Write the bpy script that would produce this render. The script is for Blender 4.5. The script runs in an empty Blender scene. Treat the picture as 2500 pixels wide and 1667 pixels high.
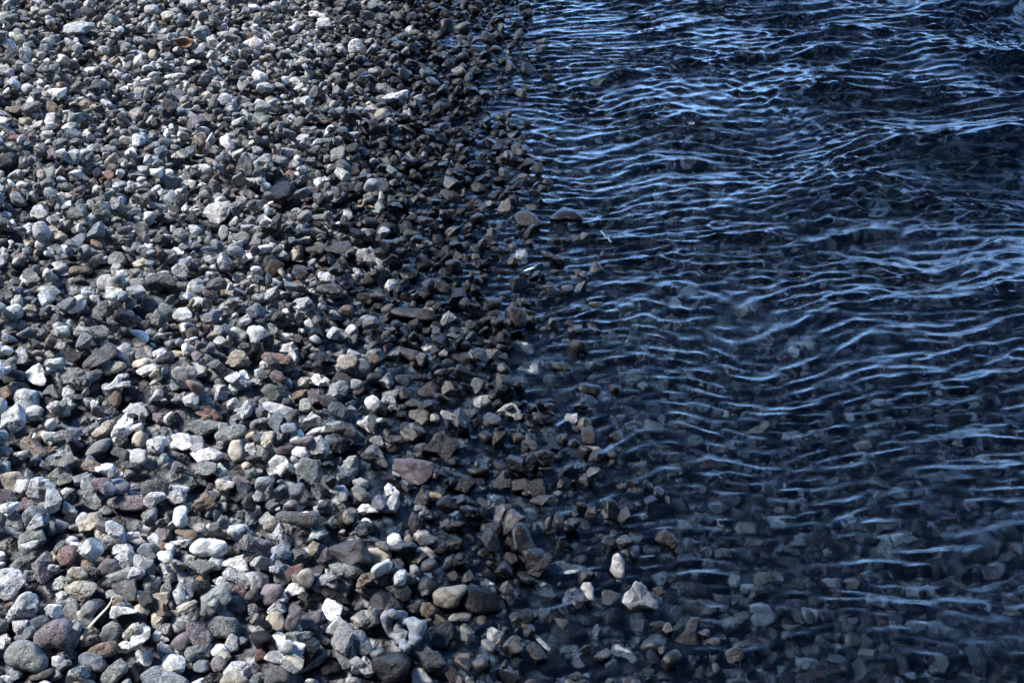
import bpy, math, time
import numpy as np
from mathutils import Vector
T0 = time.time()
S = bpy.context.scene
R = math.radians

# ------------------------------------------------------------------ camera
CAM_H, PITCH, LENS = 1.6, 35.0, 50.0
cd = bpy.data.cameras.new('camera'); cd.lens = LENS; cd.sensor_width = 36
cd.clip_start = 0.05; cd.clip_end = 2000
cam = bpy.data.objects.new('camera', cd); S.collection.objects.link(cam)
cam.location = (0, 0, CAM_H); cam.rotation_euler = (R(90 - PITCH), 0, 0)
S.camera = cam
FPX = LENS / 36 * 2500.0
CP, SP = math.cos(R(PITCH)), math.sin(R(PITCH))
RIGHT = np.array([1., 0, 0]); FWD = np.array([0, CP, -SP]); UP = np.array([0, SP, CP])
CAMP = np.array([0, 0, CAM_H])

# ------------------------------------------------------------------ light
SUN_EL, SUN_AZ = 47.0, -74.0          # azimuth from +Y towards +X
w = bpy.data.worlds.new('World'); S.world = w; w.use_nodes = True
nt = w.node_tree; bg = nt.nodes['Background']
sky = nt.nodes.new('ShaderNodeTexSky'); sky.sky_type = 'NISHITA'; sky.sun_disc = False
sky.sun_elevation = R(SUN_EL); sky.sun_rotation = R(SUN_AZ)
sky.air_density = 1.0; sky.dust_density = .3; sky.ozone_density = 3.0
bg.inputs[1].default_value = 0.105
# unseen bright cloud added low over the water for its reflections, deep blue overhead
def wn(ty, **k):
    x = nt.nodes.new(ty)
    for a, b in k.items(): setattr(x, a, b)
    return x
wtc = wn('ShaderNodeTexCoord'); sep = wn('ShaderNodeSeparateXYZ'); nt.links.new(wtc.outputs['Generated'], sep.inputs[0])
def wr(v, a, b, c, d):
    x = wn('ShaderNodeMapRange', interpolation_type='SMOOTHSTEP'); nt.links.new(v, x.inputs[0])
    for i, q in enumerate((a, b, c, d)): x.inputs[i + 1].default_value = q
    return x.outputs[0]
def wm(op, a, b):
    x = wn('ShaderNodeMath', operation=op)
    for i, q in enumerate((a, b)):
        if isinstance(q, float): x.inputs[i].default_value = q
        else: nt.links.new(q, x.inputs[i])
    return x.outputs[0]
low = wr(sep.outputs[2], .02, .54, 1.0, 0.0)
mpw = wn('ShaderNodeMapping'); mpw.inputs['Scale'].default_value = (1, 1, 3.2); nt.links.new(wtc.outputs['Generated'], mpw.inputs[0])
wno = wn('ShaderNodeTexNoise'); wno.inputs['Scale'].default_value = 3.0; wno.inputs['Detail'].default_value = 5; nt.links.new(mpw.outputs[0], wno.inputs['Vector'])
far = wr(sep.outputs[1], -.1, .6, 0.0, 1.0)
cl = wm('MULTIPLY', wm('MULTIPLY', wm('MULTIPLY', low, far), wr(wno.outputs['Fac'], .30, .54, .45, 1.0)), .8)
dark = wn('ShaderNodeMix', data_type='RGBA', blend_type='MULTIPLY'); dark.inputs[0].default_value = 1
nt.links.new(sky.outputs[0], dark.inputs[6]); nt.links.new(wm('MULTIPLY', wr(sep.outputs[2], .1, .7, .9, .5), wr(sep.outputs[1], -.8, .5, .35, 1.0)), dark.inputs[7])
cm = wn('ShaderNodeMix', data_type='RGBA'); nt.links.new(cl, cm.inputs[0]); nt.links.new(dark.outputs[2], cm.inputs[6]); tint = wn('ShaderNodeMix', data_type='RGBA', blend_type='MULTIPLY'); tint.inputs[0].default_value = 1; nt.links.new(dark.outputs[2], tint.inputs[6]); tint.inputs[7].default_value = (.68, .9, 1.22, 1); nt.links.new(tint.outputs[2], cm.inputs[6])
cm.inputs[7].default_value = (14.5, 27.0, 51.0, 1)
nt.links.new(cm.outputs[2], bg.inputs[0])
sl = bpy.data.lights.new('sun', 'SUN'); sl.energy = 3.9; sl.angle = R(15); sl.color = (1, .98, .965)
so = bpy.data.objects.new('sun', sl); S.collection.objects.link(so)
sd = Vector((math.sin(R(SUN_AZ)) * math.cos(R(SUN_EL)), math.cos(R(SUN_AZ)) * math.cos(R(SUN_EL)), math.sin(R(SUN_EL))))
so.rotation_euler = (-sd).to_track_quat('-Z', 'Y').to_euler(); so.location = sd * 20
S.view_settings.view_transform = 'Standard'; S.view_settings.look = 'None'
S.view_settings.exposure = 1.35; S.view_settings.gamma = 1
S.cycles.use_denoising = True
S.cycles.max_bounces = 8; S.cycles.transmission_bounces = 6; S.cycles.diffuse_bounces = 3; S.cycles.glossy_bounces = 3
S.cycles.sample_clamp_indirect = 4; S.cycles.sample_clamp_direct = 3

rng = np.random.default_rng(11)

# ------------------------------------------------------------------ helpers
def wav(x, y, seed, n, lo, hi, ang=0.0, spread=math.pi, power=0.0):
    r = np.random.default_rng(seed); out = np.zeros_like(x); tot = 0
    for _ in range(n):
        lam = math.exp(r.uniform(math.log(lo), math.log(hi))); k = 2 * math.pi / lam
        a = ang + r.normal() * spread if spread < 3 else r.uniform(0, 2 * math.pi)
        am = (lam / hi) ** power; tot += am * am / 2
        out += am * np.sin(k * (x * math.cos(a) + y * math.sin(a)) + r.uniform(0, 6.283))
    return out / math.sqrt(tot)

SHORE_Y = np.array([-50, .9, 1.41, 1.75, 2.0, 2.4, 2.9, 3.4, 4.1, 5.5, 60])
SHORE_X = np.array([.5, .28, .18, .11, .06, .015, -.01, -.035, -.06, -.12, -.3])
def shore(y): return np.interp(y, SHORE_Y, SHORE_X)
BED = 0.0335
def terrain(x, y):
    d = x - shore(y)
    z = np.where(d < 0, np.where(d > -.3, -d * .10, .03 - (d + .3) * .065), np.where(d < .22, -d * .2, -.044 - (d - .22) * .085))
    z = z + 0.003 * np.sin(x * 5 + 1) * np.sin(y * 3.1 + .4) + .003 * np.sin(x * 11 + y * 7)
    z = np.where(d > 4, -.365 - (d - 4) * .03, z); z = np.where(d < -4, .28 - (d + 4) * .03, z)
    return z - BED
WATER_Z = 0.0

def new_mesh(name, co, faces, mat, smooth=True, attrs=None):
    """co (n,3), faces (m,k) of one size"""
    me = bpy.data.meshes.new(name)
    n, (m, k) = len(co), faces.shape
    me.vertices.add(n); me.vertices.foreach_set('co', np.ascontiguousarray(co, np.float32).ravel())
    me.loops.add(m * k); me.loops.foreach_set('vertex_index', faces.astype(np.int32).ravel())
    me.polygons.add(m); me.polygons.foreach_set('loop_start', np.arange(0, m * k, k, dtype=np.int32))
    try: me.polygons.foreach_set('loop_total', np.full(m, k, np.int32))
    except Exception: pass
    sm = smooth if isinstance(smooth, np.ndarray) else np.full(m, smooth)
    me.polygons.foreach_set('use_smooth', sm)
    for an, (ty, data) in (attrs or {}).items():
        a = me.attributes.new(an, ty, 'POINT')
        a.data.foreach_set('vector' if ty == 'FLOAT_VECTOR' else 'color', np.ascontiguousarray(data, np.float32).ravel())
    me.materials.append(mat); me.update(calc_edges=True)
    return me
def link(name, me, parent=None, **props):
    o = bpy.data.objects.new(name, me); S.collection.objects.link(o)
    if parent: o.parent = parent
    for k, v in props.items(): o[k] = v
    return o

def icosphere(level):
    t = (1 + 5 ** .5) / 2
    v = [(-1, t, 0), (1, t, 0), (-1, -t, 0), (1, -t, 0), (0, -1, t), (0, 1, t), (0, -1, -t), (0, 1, -t), (t, 0, -1), (t, 0, 1), (-t, 0, -1), (-t, 0, 1)]
    f = [(0, 11, 5), (0, 5, 1), (0, 1, 7), (0, 7, 10), (0, 10, 11), (1, 5, 9), (5, 11, 4), (11, 10, 2), (10, 7, 6), (7, 1, 8), (3, 9, 4), (3, 4, 2), (3, 2, 6), (3, 6, 8), (3, 8, 9), (4, 9, 5), (2, 4, 11), (6, 2, 10), (8, 6, 7), (9, 8, 1)]
    v = [np.array(p) / np.linalg.norm(p) for p in v]
    for _ in range(level):
        c = {}; g = []
        def mid(a, b):
            k = (min(a, b), max(a, b))
            if k not in c:
                m = v[a] + v[b]; v.append(m / np.linalg.norm(m)); c[k] = len(v) - 1
            return c[k]
        for a, b, d in f:
            x, y, z = mid(a, b), mid(b, d), mid(d, a)
            g += [(a, x, z), (b, y, x), (d, z, y), (x, y, z)]
        f = g
    return np.array(v), np.array(f)
ICO = {l: icosphere(l) for l in (2, 3, 4)}

def snoise(p, r, f, n=7):
    o = np.zeros(len(p))
    for _ in range(n):
        k = r.normal(size=3); k *= f * r.uniform(.6, 1.6) / np.linalg.norm(k)
        o += np.sin(p @ k + r.uniform(0, 6.283))
    return o / math.sqrt(n / 2)

def body(d, r, angular):
    """radius for every direction of d: a rounded polytope, worn if angular is 0"""
    nf = r.integers(9, 15) if angular else r.integers(8, 12)
    N = r.normal(size=(nf, 3)); N[:6] = np.array([[1, 0, 0], [-1, 0, 0], [0, 1, 0], [0, -1, 0], [0, 0, 1], [0, 0, -1]]) + r.normal(size=(6, 3)) * (.38 if angular else .2)
    N /= np.linalg.norm(N, axis=1)[:, None]
    D = r.uniform(.56, 1.0, nf) if angular else r.uniform(.82, 1.0, nf)
    p = r.uniform(26, 60) if angular else r.uniform(3.6, 6.5)
    q = np.maximum(d @ N.T / D, 1e-4)
    rad = (q ** p).sum(1) ** (-1 / p)
    rad = (rad ** -14 + 1.28 ** -14) ** (-1 / 14)      # no long thin corners
    if angular:
        rad *= 1 + .05 * snoise(d, r, 3.2) * r.uniform(.3, 1.3) + .018 * snoise(d, r, 9) + .008 * snoise(d, r, 22)
    else:
        rad *= 1 + .045 * snoise(d, r, 2.2) + .005 * snoise(d, r, 9)
    return rad

# ------------------------------------------------------------------ materials
class NT:
    def __init__(s, name):
        s.m = bpy.data.materials.new(name); s.m.use_nodes = True; s.t = s.m.node_tree
        s.t.nodes.clear(); s.out = s.n('ShaderNodeOutputMaterial')
    def n(s, ty, **kw):
        x = s.t.nodes.new(ty)
        for k, v in kw.items():
            if k.startswith('i_'): x.inputs[k[2:].replace('_', ' ')].default_value = v
            else: setattr(x, k, v)
        return x
    def l(s, a, b): s.t.links.new(a, b)
    def val(s, v, inp):
        if hasattr(v, 'is_linked') or hasattr(v, 'links'): s.l(v, inp)
        else: inp.default_value = v
    def math(s, op, a, b=0.0, c=None, clamp=False):
        x = s.n('ShaderNodeMath', operation=op, use_clamp=clamp); s.val(a, x.inputs[0]); s.val(b, x.inputs[1])
        if c is not None: s.val(c, x.inputs[2])
        return x.outputs[0]
    def mix(s, f, a, b, bt='MIX'):
        x = s.n('ShaderNodeMix', data_type='RGBA', blend_type=bt); s.val(f, x.inputs[0]); s.val(a, x.inputs[6]); s.val(b, x.inputs[7])
        return x.outputs[2]
    def ramp(s, v, lo, hi, a=0.0, b=1.0):
        x = s.n('ShaderNodeMapRange', interpolation_type='SMOOTHSTEP'); s.val(v, x.inputs[0])
        for i, q in enumerate((lo, hi, a, b)): s.val(q, x.inputs[i + 1])
        return x.outputs[0]
    def noise(s, vec, scale, detail=3, rough=.55, dist=0.0):
        x = s.n('ShaderNodeTexNoise'); s.l(vec, x.inputs['Vector']); x.inputs['Scale'].default_value = scale
        x.inputs['Detail'].default_value = detail; x.inputs['Roughness'].default_value = rough; x.inputs['Distortion'].default_value = dist
        return x.outputs['Fac']

def stone_material():
    t = NT('stone'); tc = t.n('ShaderNodeAttribute', attribute_name='tc').outputs['Vector']
    col = t.n('ShaderNodeAttribute', attribute_name='col').outputs['Color']
    pr = t.n('ShaderNodeAttribute', attribute_name='prm'); sp = t.n('ShaderNodeSeparateColor'); t.l(pr.outputs['Color'], sp.inputs[0])
    speck, vein, wet = sp.outputs[0], sp.outputs[1], sp.outputs[2]; band = pr.outputs['Alpha']
    big = t.noise(tc, 55, 5, .6, .4)
    c = t.mix(1.0, col, t.n('ShaderNodeCombineColor').outputs[0], 'MIX') if False else col
    k = t.ramp(big, .28, .72, .5, 1.45)
    c = t.mix(1.0, c, k, 'MULTIPLY')
    # grains, light and dark
    g = t.noise(tc, 420, 3, .65, .3); g2 = t.noise(tc, 190, 4, .7, 1.2)
    cl = t.ramp(t.noise(tc, 75, 3, .6), .38, .62)
    amt = t.math('MULTIPLY', speck, t.math('ADD', .35, cl))
    c = t.mix(t.math('MULTIPLY', t.math('MULTIPLY', t.ramp(g2, .51, .57), amt), .95, clamp=True), c, t.mix(1.0, col, (.16, .16, .17, 1), 'MULTIPLY'))
    c = t.mix(t.math('MULTIPLY', t.math('MULTIPLY', t.ramp(g, .53, .63), amt), .75, clamp=True), c, t.mix(.5, (.55, .55, .53, 1), col))
    # veins and cracks
    vn = t.noise(tc, 42, 4, .6, 1.0); va = t.math('ABSOLUTE', t.math('SUBTRACT', vn, .5))
    vm = t.math('MULTIPLY', t.ramp(va, .022, .004), vein)
    lum = t.n('ShaderNodeRGBToBW'); t.l(col, lum.inputs[0])
    vc = t.mix(t.math('GREATER_THAN', lum.outputs[0], .26), (.45, .45, .43, 1), (.07, .066, .06, 1))
    c = t.mix(t.math('MULTIPLY', vm, .75), c, vc)
    # light band through some stones
    wv = t.n('ShaderNodeTexWave', wave_type='BANDS', bands_direction='DIAGONAL'); t.l(tc, wv.inputs['Vector'])
    wv.inputs['Scale'].default_value = 16; wv.inputs['Distortion'].default_value = 5; wv.inputs['Detail'].default_value = 2; wv.inputs['Detail Scale'].default_value = 1.2
    c = t.mix(t.math('MULTIPLY', t.ramp(wv.outputs['Fac'], .72, .95), band), c, (.40, .36, .30, 1))
    # wet stone is darker and more saturated; extra shade is painted in too
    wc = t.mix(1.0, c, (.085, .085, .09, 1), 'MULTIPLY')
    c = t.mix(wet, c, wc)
    # relief
    h = t.math('ADD', t.math('MULTIPLY', t.noise(tc, 110, 6, .62), 1.0), t.math('MULTIPLY', g, .28))
    h = t.math('SUBTRACT', h, t.math('MULTIPLY', vm, .25))
    b = t.n('ShaderNodeBump'); b.inputs['Distance'].default_value = .0055; t.l(h, b.inputs['Height'])
    t.l(t.math('ADD', .28, t.math('MULTIPLY', speck, .55), clamp=True), b.inputs['Strength'])
    p = t.n('ShaderNodeBsdfPrincipled'); t.l(c, p.inputs['Base Color']); t.l(b.outputs[0], p.inputs['Normal'])
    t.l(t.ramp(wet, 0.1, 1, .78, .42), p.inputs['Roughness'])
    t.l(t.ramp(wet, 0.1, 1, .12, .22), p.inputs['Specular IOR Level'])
    t.l(p.outputs[0], t.out.inputs[0]); return t.m
M_STONE = stone_material()

def ground_material():
    t = NT('gravel_ground'); tc = t.n('ShaderNodeTexCoord').outputs['Object']
    v = t.n('ShaderNodeTexVoronoi'); t.l(tc, v.inputs['Vector']); v.inputs['Scale'].default_value = 34
    v2 = t.n('ShaderNodeTexVoronoi'); t.l(tc, v2.inputs['Vector']); v2.inputs['Scale'].default_value = 120
    s = t.n('ShaderNodeSeparateColor'); t.l(v.outputs['Color'], s.inputs[0])
    r = t.n('ShaderNodeValToRGB'); t.l(s.outputs[0], r.inputs[0]); e = r.color_ramp.elements
    e[0].color = (.04, .04, .045, 1); e[1].color = (.34, .34, .33, 1)
    for q, cc in ((.3, (.10, .11, .12, 1)), (.6, (.17, .155, .14, 1)), (.85, (.2, .21, .21, 1))):
        x = e.new(q); x.color = cc
    c = t.mix(t.ramp(v.outputs['Distance'], .35, .62), r.outputs[0], (.02, .02, .022, 1))
    h = t.math('SUBTRACT', 1.0, t.math('ADD', v.outputs['Distance'], t.math('MULTIPLY', v2.outputs['Distance'], .25)))
    b = t.n('ShaderNodeBump'); b.inputs['Distance'].default_value = .02; t.l(h, b.inputs['Height'])
    p = t.n('ShaderNodeBsdfPrincipled'); t.l(c, p.inputs['Base Color']); t.l(b.outputs[0], p.inputs['Normal']); p.inputs['Roughness'].default_value = .7
    t.l(p.outputs[0], t.out.inputs[0]); return t.m

def water_material():
    t = NT('water'); tc = t.n('ShaderNodeTexCoord').outputs['Object']
    mp = t.n('ShaderNodeMapping'); t.l(tc, mp.inputs[0]); mp.inputs['Scale'].default_value = (26, 95, 1); mp.inputs['Rotation'].default_value = (0, 0, R(8))
    n1 = t.noise(mp.outputs[0], 1.0, 4, .6, .8)
    b = t.n('ShaderNodeBump'); b.inputs['Distance'].default_value = .0012; b.inputs['Strength'].default_value = .6; t.l(n1, b.inputs['Height'])
    fr = t.n('ShaderNodeFresnel'); fr.inputs[0].default_value = 1.333; t.l(b.outputs[0], fr.inputs['Normal'])
    gl = t.n('ShaderNodeBsdfGlossy'); gl.inputs['Roughness'].default_value = .15; t.l(b.outputs[0], gl.inputs['Normal'])
    rf = t.n('ShaderNodeBsdfRefraction'); rf.inputs['IOR'].default_value = 1.333; rf.inputs['Roughness'].default_value = .0; t.l(b.outputs[0], rf.inputs['Normal'])
    rf.inputs['Color'].default_value = (.70, .82, .93, 1)
    mx = t.n('ShaderNodeMixShader'); t.l(fr.outputs[0], mx.inputs[0]); t.l(rf.outputs[0], mx.inputs[1]); t.l(gl.outputs[0], mx.inputs[2])
    t.l(mx.outputs[0], t.out.inputs[0])
    va = t.n('ShaderNodeVolumeAbsorption'); va.inputs['Color'].default_value = (.16, .45, .78, 1); va.inputs['Density'].default_value = 3.4
    t.l(va.outputs[0], t.out.inputs['Volume']); return t.m

def plain(name, c, rough=.6, spec=.4, var=.25, scale=300):
    t = NT(name); tc = t.n('ShaderNodeTexCoord').outputs['Object']; n = t.noise(tc, scale, 4)
    p = t.n('ShaderNodeBsdfPrincipled'); t.l(t.mix(1.0, c + (1,), t.ramp(n, .2, .8, 1 - var, 1 + var), 'MULTIPLY'), p.inputs['Base Color'])
    b = t.n('ShaderNodeBump'); b.inputs['Distance'].default_value = .001; t.l(n, b.inputs['Height']); t.l(b.outputs[0], p.inputs['Normal'])
    p.inputs['Roughness'].default_value = rough; p.inputs['Specular IOR Level'].default_value = spec
    t.l(p.outputs[0], t.out.inputs[0]); return t.m

# ------------------------------------------------------------------ setting: ground and water
def axis(lo, hi, step, far_lo, far_hi, g=1.22):
    a = list(np.arange(lo, hi, step)); s = step
    while a[-1] < far_hi: s *= g; a.append(a[-1] + s)
    s = step; b = []; x = lo
    while x > far_lo: s *= g; x -= s; b.append(x)
    return np.array(b[::-1] + a)
def grid(xs, ys):
    X, Y = np.meshgrid(xs, ys); nx, ny = len(xs), len(ys)
    i = (np.arange(ny - 1)[:, None] * nx + np.arange(nx - 1)[None]).ravel()
    return X.ravel(), Y.ravel(), np.stack([i, i + 1, i + nx + 1, i + nx], 1), nx, ny

gx, gy, gf, _, _ = grid(axis(-3, 4, .04, -400, 400), axis(-1, 8, .04, -400, 400))
link('ground', new_mesh('ground', np.stack([gx, gy, np.maximum(terrain(gx, gy), -2.5)], 1), gf, ground_material()), kind='structure')

def build_water():
    xs = axis(-.35, 2.7, .0075, -.36, 300, 1.12); ys = axis(.9, 5.6, .0055, -300, 300, 1.12)
    X, Y, F, nx, ny = grid(xs, ys)
    d = X - shore(Y)
    # bend the ripples a little, as they turn towards the shore
    wx = X + .03 * wav(X, Y, 5, 8, .5, 1.6); wy = Y + .03 * wav(X, Y, 6, 8, .4, 1.5) - .05 * np.clip(d, 0, 3) ** 1.3
    deep = np.clip((d + .02) / .9, 0, 1) ** .8; deep2 = np.clip((d - .3) / 1.2, 0, 1)
    patch = np.clip(1 + .55 * wav(X, Y, 7, 14, .22, 1.1), .12, 2.1); patch2 = np.clip(1 + .4 * wav(X, Y, 17, 14, .2, .8), .45, 2)
    r1 = wav(wx, wy, 1, 30, .045, .14, math.pi / 2 + .16, .30, 1.0)
    r2 = wav(wx, wy, 2, 44, .020, .052, math.pi / 2 + .10, .34, .8)
    r3 = wav(wx, wy, 8, 24, .014, .03, math.pi / 2, .45, .6)
    sw = wav(wx, wy, 3, 14, .26, .65, math.pi / 2 + .34, .22, .8)
    def crest(a, k): return (np.exp(k * a * .55) - 1) / k
    calm = .42 + .58 * np.clip((Y - 1.5) / 1.5, 0, 1) ** 1.2
    Z = .042 * deep2 * crest(sw, .9) + .0047 * (deep * .7 + .3) * patch * crest(r1, .45) + .0037 * (.6 + .4 * deep) * patch2 * crest(r2, .4) + .0002 * patch * r3
    fade = np.clip((7 - np.abs(Y - 3)) / 3, 0, 1) * np.clip((6 - X) / 3, 0, 1)
    Z *= fade
    Z *= calm; Z[:] += WATER_Z
    co = np.stack([X, Y, Z], 1)
    # close the body: skirt and floor
    per = np.concatenate([np.arange(nx), np.arange(1, ny) * nx + nx - 1, (ny - 1) * nx + np.arange(nx - 2, -1, -1), np.arange(ny - 2, 0, -1) * nx])
    n0 = len(co); low = co[per].copy(); low[:, 2] = -3.2; m = len(per)
    j = np.arange(m); k = (j + 1) % m
    sk = np.stack([per[k], per[j], n0 + j, n0 + k], 1)
    low2 = np.concatenate([low, [[low[:, 0].mean(), low[:, 1].mean(), -3.2]]])
    cap = np.stack([n0 + k, n0 + j, np.full(m, n0 + m), np.full(m, n0 + m)], 1)
    F2 = np.concatenate([F, sk]); co = np.concatenate([co, low2])
    me = bpy.data.meshes.new('water')
    tri = cap[:, :3]
    nv = len(co); lo = np.concatenate([F2.ravel(), tri.ravel()]).astype(np.int32)
    st = np.concatenate([np.arange(len(F2)) * 4, len(F2) * 4 + np.arange(len(tri)) * 3]).astype(np.int32)
    me.vertices.add(nv); me.vertices.foreach_set('co', co.astype(np.float32).ravel())
    me.loops.add(len(lo)); me.loops.foreach_set('vertex_index', lo)
    me.polygons.add(len(st)); me.polygons.foreach_set('loop_start', st)
    sm = np.ones(len(st), bool); sm[len(F):] = False; me.polygons.foreach_set('use_smooth', sm)
    me.materials.append(water_material()); me.update(calc_edges=True)
    link('water', me, kind='structure')
build_water()
print('water', round(time.time() - T0, 1))

# ------------------------------------------------------------------ stone colours
PAL = dict(W=(.62, .61, .58), L=(.38, .385, .38), T=(.34, .305, .245), N=(.15, .157, .147), B=(.13, .145, .16), D=(.068, .066, .066),
           K=(.016, .016, .018), O=(.145, .108, .08), R=(.15, .088, .078), P=(.125, .105, .112))
PAL = {k: (v[0] * 1.01, v[1], v[2] * .98) for k, v in PAL.items()}
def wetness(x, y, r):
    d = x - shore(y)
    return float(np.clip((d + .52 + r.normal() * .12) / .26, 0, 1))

# ------------------------------------------------------------------ height map used to pile the stones
HX0, HX1, HY0, HY1, CELL = -2.7, 3.0, .8, 5.7, .006
nxh, nyh = int((HX1 - HX0) / CELL), int((HY1 - HY0) / CELL)
cx = HX0 + (np.arange(nxh) + .5) * CELL; cy = HY0 + (np.arange(nyh) + .5) * CELL
H = terrain(*np.meshgrid(cx, cy))        # H[iy, ix]

def quat_mat(r, flat):
    # mostly lying flat, free heading, with a tilt
    a = r.uniform(0, 2 * math.pi); tx, ty = r.normal(size=2) * flat
    ca, sa = math.cos(a), math.sin(a)
    Rz = np.array([[ca, -sa, 0], [sa, ca, 0], [0, 0, 1]])
    Rx = np.array([[1, 0, 0], [0, math.cos(tx), -math.sin(tx)], [0, math.sin(tx), math.cos(tx)]])
    Ry = np.array([[math.cos(ty), 0, math.sin(ty)], [0, 1, 0], [-math.sin(ty), 0, math.cos(ty)]])
    return Rx @ Ry @ Rz

SHAPES = {}
for l in (2, 3):
    for ang in (0, 1):
        lst = []
        for s in range(46 if ang else 24):
            r = np.random.default_rng(1000 + ang * 500 + s); d = ICO[l][0]
            lst.append(d * body(d, r, ang)[:, None])
        SHAPES[l, ang] = lst

def ell(A, nr, ci, cj):
    """top and bottom of an ellipsoid with matrix A (columns = semi axes) over the cells around its centre"""
    Sg = np.linalg.inv(A @ A.T)
    return Sg

def drop(x, y, A, sink):
    """rest an ellipsoid on the height map; returns z of the centre"""
    C = A @ A.T; Sg = np.linalg.inv(C)
    rx, ry = math.sqrt(C[0, 0]), math.sqrt(C[1, 1])
    i0, i1 = int((x - rx - HX0) / CELL), int((x + rx - HX0) / CELL) + 1
    j0, j1 = int((y - ry - HY0) / CELL), int((y + ry - HY0) / CELL) + 1
    if i0 < 0 or j0 < 0 or i1 >= nxh or j1 >= nyh: return None
    dx = cx[i0:i1][None] - x; dy = cy[j0:j1][:, None] - y
    bb = Sg[0, 2] * dx + Sg[1, 2] * dy
    cc = Sg[0, 0] * dx * dx + 2 * Sg[0, 1] * dx * dy + Sg[1, 1] * dy * dy - 1
    disc = bb * bb - Sg[2, 2] * cc; ok = disc > 0
    if not ok.any(): return None
    sq = np.sqrt(np.where(ok, disc, 0)) / Sg[2, 2]; mid = -bb / Sg[2, 2]
    lo = mid - sq; hi = mid + sq
    Hs = H[j0:j1, i0:i1]
    gap = np.where(ok, Hs - lo, -9)
    z = np.partition(gap.ravel(), -max(1, int(ok.sum() * sink)))[-max(1, int(ok.sum() * sink))]
    return z, (slice(j0, j1), slice(i0, i1)), hi, ok
def stamp(z, sl, hi, ok):
    H[sl] = np.where(ok, np.maximum(H[sl], z + hi * .93), H[sl])

CO, TC, COL, PRM, FC, SMO = [], [], [], [], [], []
nvert = 0
KEYS = 'WLTNBDKORP'
W_DRY = np.array([.06, .26, .06, .19, .19, .14, .02, .02, .006, .055]); W_DRY /= W_DRY.sum()
W_WET = np.array([.02, .12, .04, .20, .22, .22, .07, .04, .01, .05]); W_WET /= W_WET.sum()
def project(P):
    q = P - CAMP; dz = q @ FWD
    return 1250 + FPX * (q @ RIGHT) / dz, 833.5 - FPX * (q @ UP) / dz, dz

def look(r, d, key=None, tex=None):
    k = key or KEYS[r.choice(10, p=W_DRY if d < -.25 else W_WET)]
    c = np.array(PAL[k]) * r.uniform(.72, 1.22) * (1 + r.normal(size=3) * .02)
    tx = tex or r.choice(list('spv'), p=[.42, .36, .22])
    sp = {'s': r.uniform(.75, 1.15), 'p': r.uniform(.05, .3), 'v': r.uniform(.2, .6)}[tx]
    ve = {'s': r.uniform(0, .3), 'p': 0.0, 'v': r.uniform(.7, 1)}[tx]
    if k == 'K': sp *= .5
    return c, sp, ve
def add_stone(level, x, y, z, A, r, angular, col, prm):
    global nvert
    lst = SHAPES[level, angular]; v = lst[r.integers(len(lst))]
    p = v @ A.T
    CO.append(p + (x, y, z)); TC.append(p + r.uniform(-40, 40, 3))
    n = len(p); COL.append(np.tile(np.append(col, 1), (n, 1))); PRM.append(np.tile(prm, (n, 1)))
    f = ICO[level][1]; FC.append(f + nvert); SMO.append(np.full(len(f), not angular)); nvert += n

def semi(r, s):
    a = s * r.uniform(.85, 1.25); b = a * r.uniform(.62, .95); c = b * r.uniform(.5, .88)
    return np.array([a, b, c])

# ---- layer 1: the bed below everything
def near(r):
    while True:
        y = r.uniform(1.12, 4.9); x = r.uniform(-2.3, 2.3)
        if abs(x) < .375 * math.hypot(y, CAM_H) + .22: return x, y
def wide(r):
    while True:
        x = r.uniform(HX0 + .06, HX1 - .06); y = r.uniform(HY0 + .06, HY1 - .06)
        if not (1.12 < y < 4.9 and abs(x) < .375 * math.hypot(y, CAM_H) + .22): return x, y
def field(n, smin, smax, tries, accept, level_of, seed, sink=.12, flat=.35, where=near):
    r = np.random.default_rng(seed); cnt = 0
    for _ in range(n):
        s = smin * (smax / smin) ** (r.random() ** 1.5) / 2
        ax = semi(r, s); A = quat_mat(r, flat) * ax[None, :]
        best = None
        for _t in range(tries):
            x, y = where(r)
            if not accept(x, y, None, s): continue
            h = H[int((y - HY0) / CELL), int((x - HX0) / CELL)] - float(TER(x, y))
            if best is None or h < best[0]: best = (h, x, y)
        if best is None: continue
        _, x, y = best
        q = drop(x, y, A, sink)
        if q is None: continue
        z = q[0]
        if not accept(x, y, z, s): continue
        stamp(*q); cnt += 1
        d = x - float(shore(y)); ang = int(r.random() < .80)
        col, sp, ve = look(r, d)
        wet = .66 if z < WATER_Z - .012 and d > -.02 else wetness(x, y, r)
        add_stone(level_of(x, y, s), x, y, z, A, r, ang, col, (sp, ve, wet, r.random() < .05 and .5 or 0))
    return cnt
def TER(x, y): return terrain(np.float64(x), np.float64(y))

def inframe(x, y, m=0.0):
    u, v, dz = project(np.array([x, y, float(TER(x, y)) + .03]))
    return -m < u < 2500 + m and -m < v < 1667 + m
n1 = field(10500, .022, .040, 3, lambda x, y, z, s: True, lambda x, y, s: 2, 21)
n1 += field(5200, .035, .06, 4, lambda x, y, z, s: True, lambda x, y, s: 2, 25, where=wide)
hh = [H[int((y - HY0) / CELL), int((shore(y) - HX0) / CELL)] for y in np.arange(1.3, 4.4, .01)]
print('bed surface at the shore', np.mean(hh), np.percentile(hh, (10, 90)))
print('bed', n1, round(time.time() - T0, 1))

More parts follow.
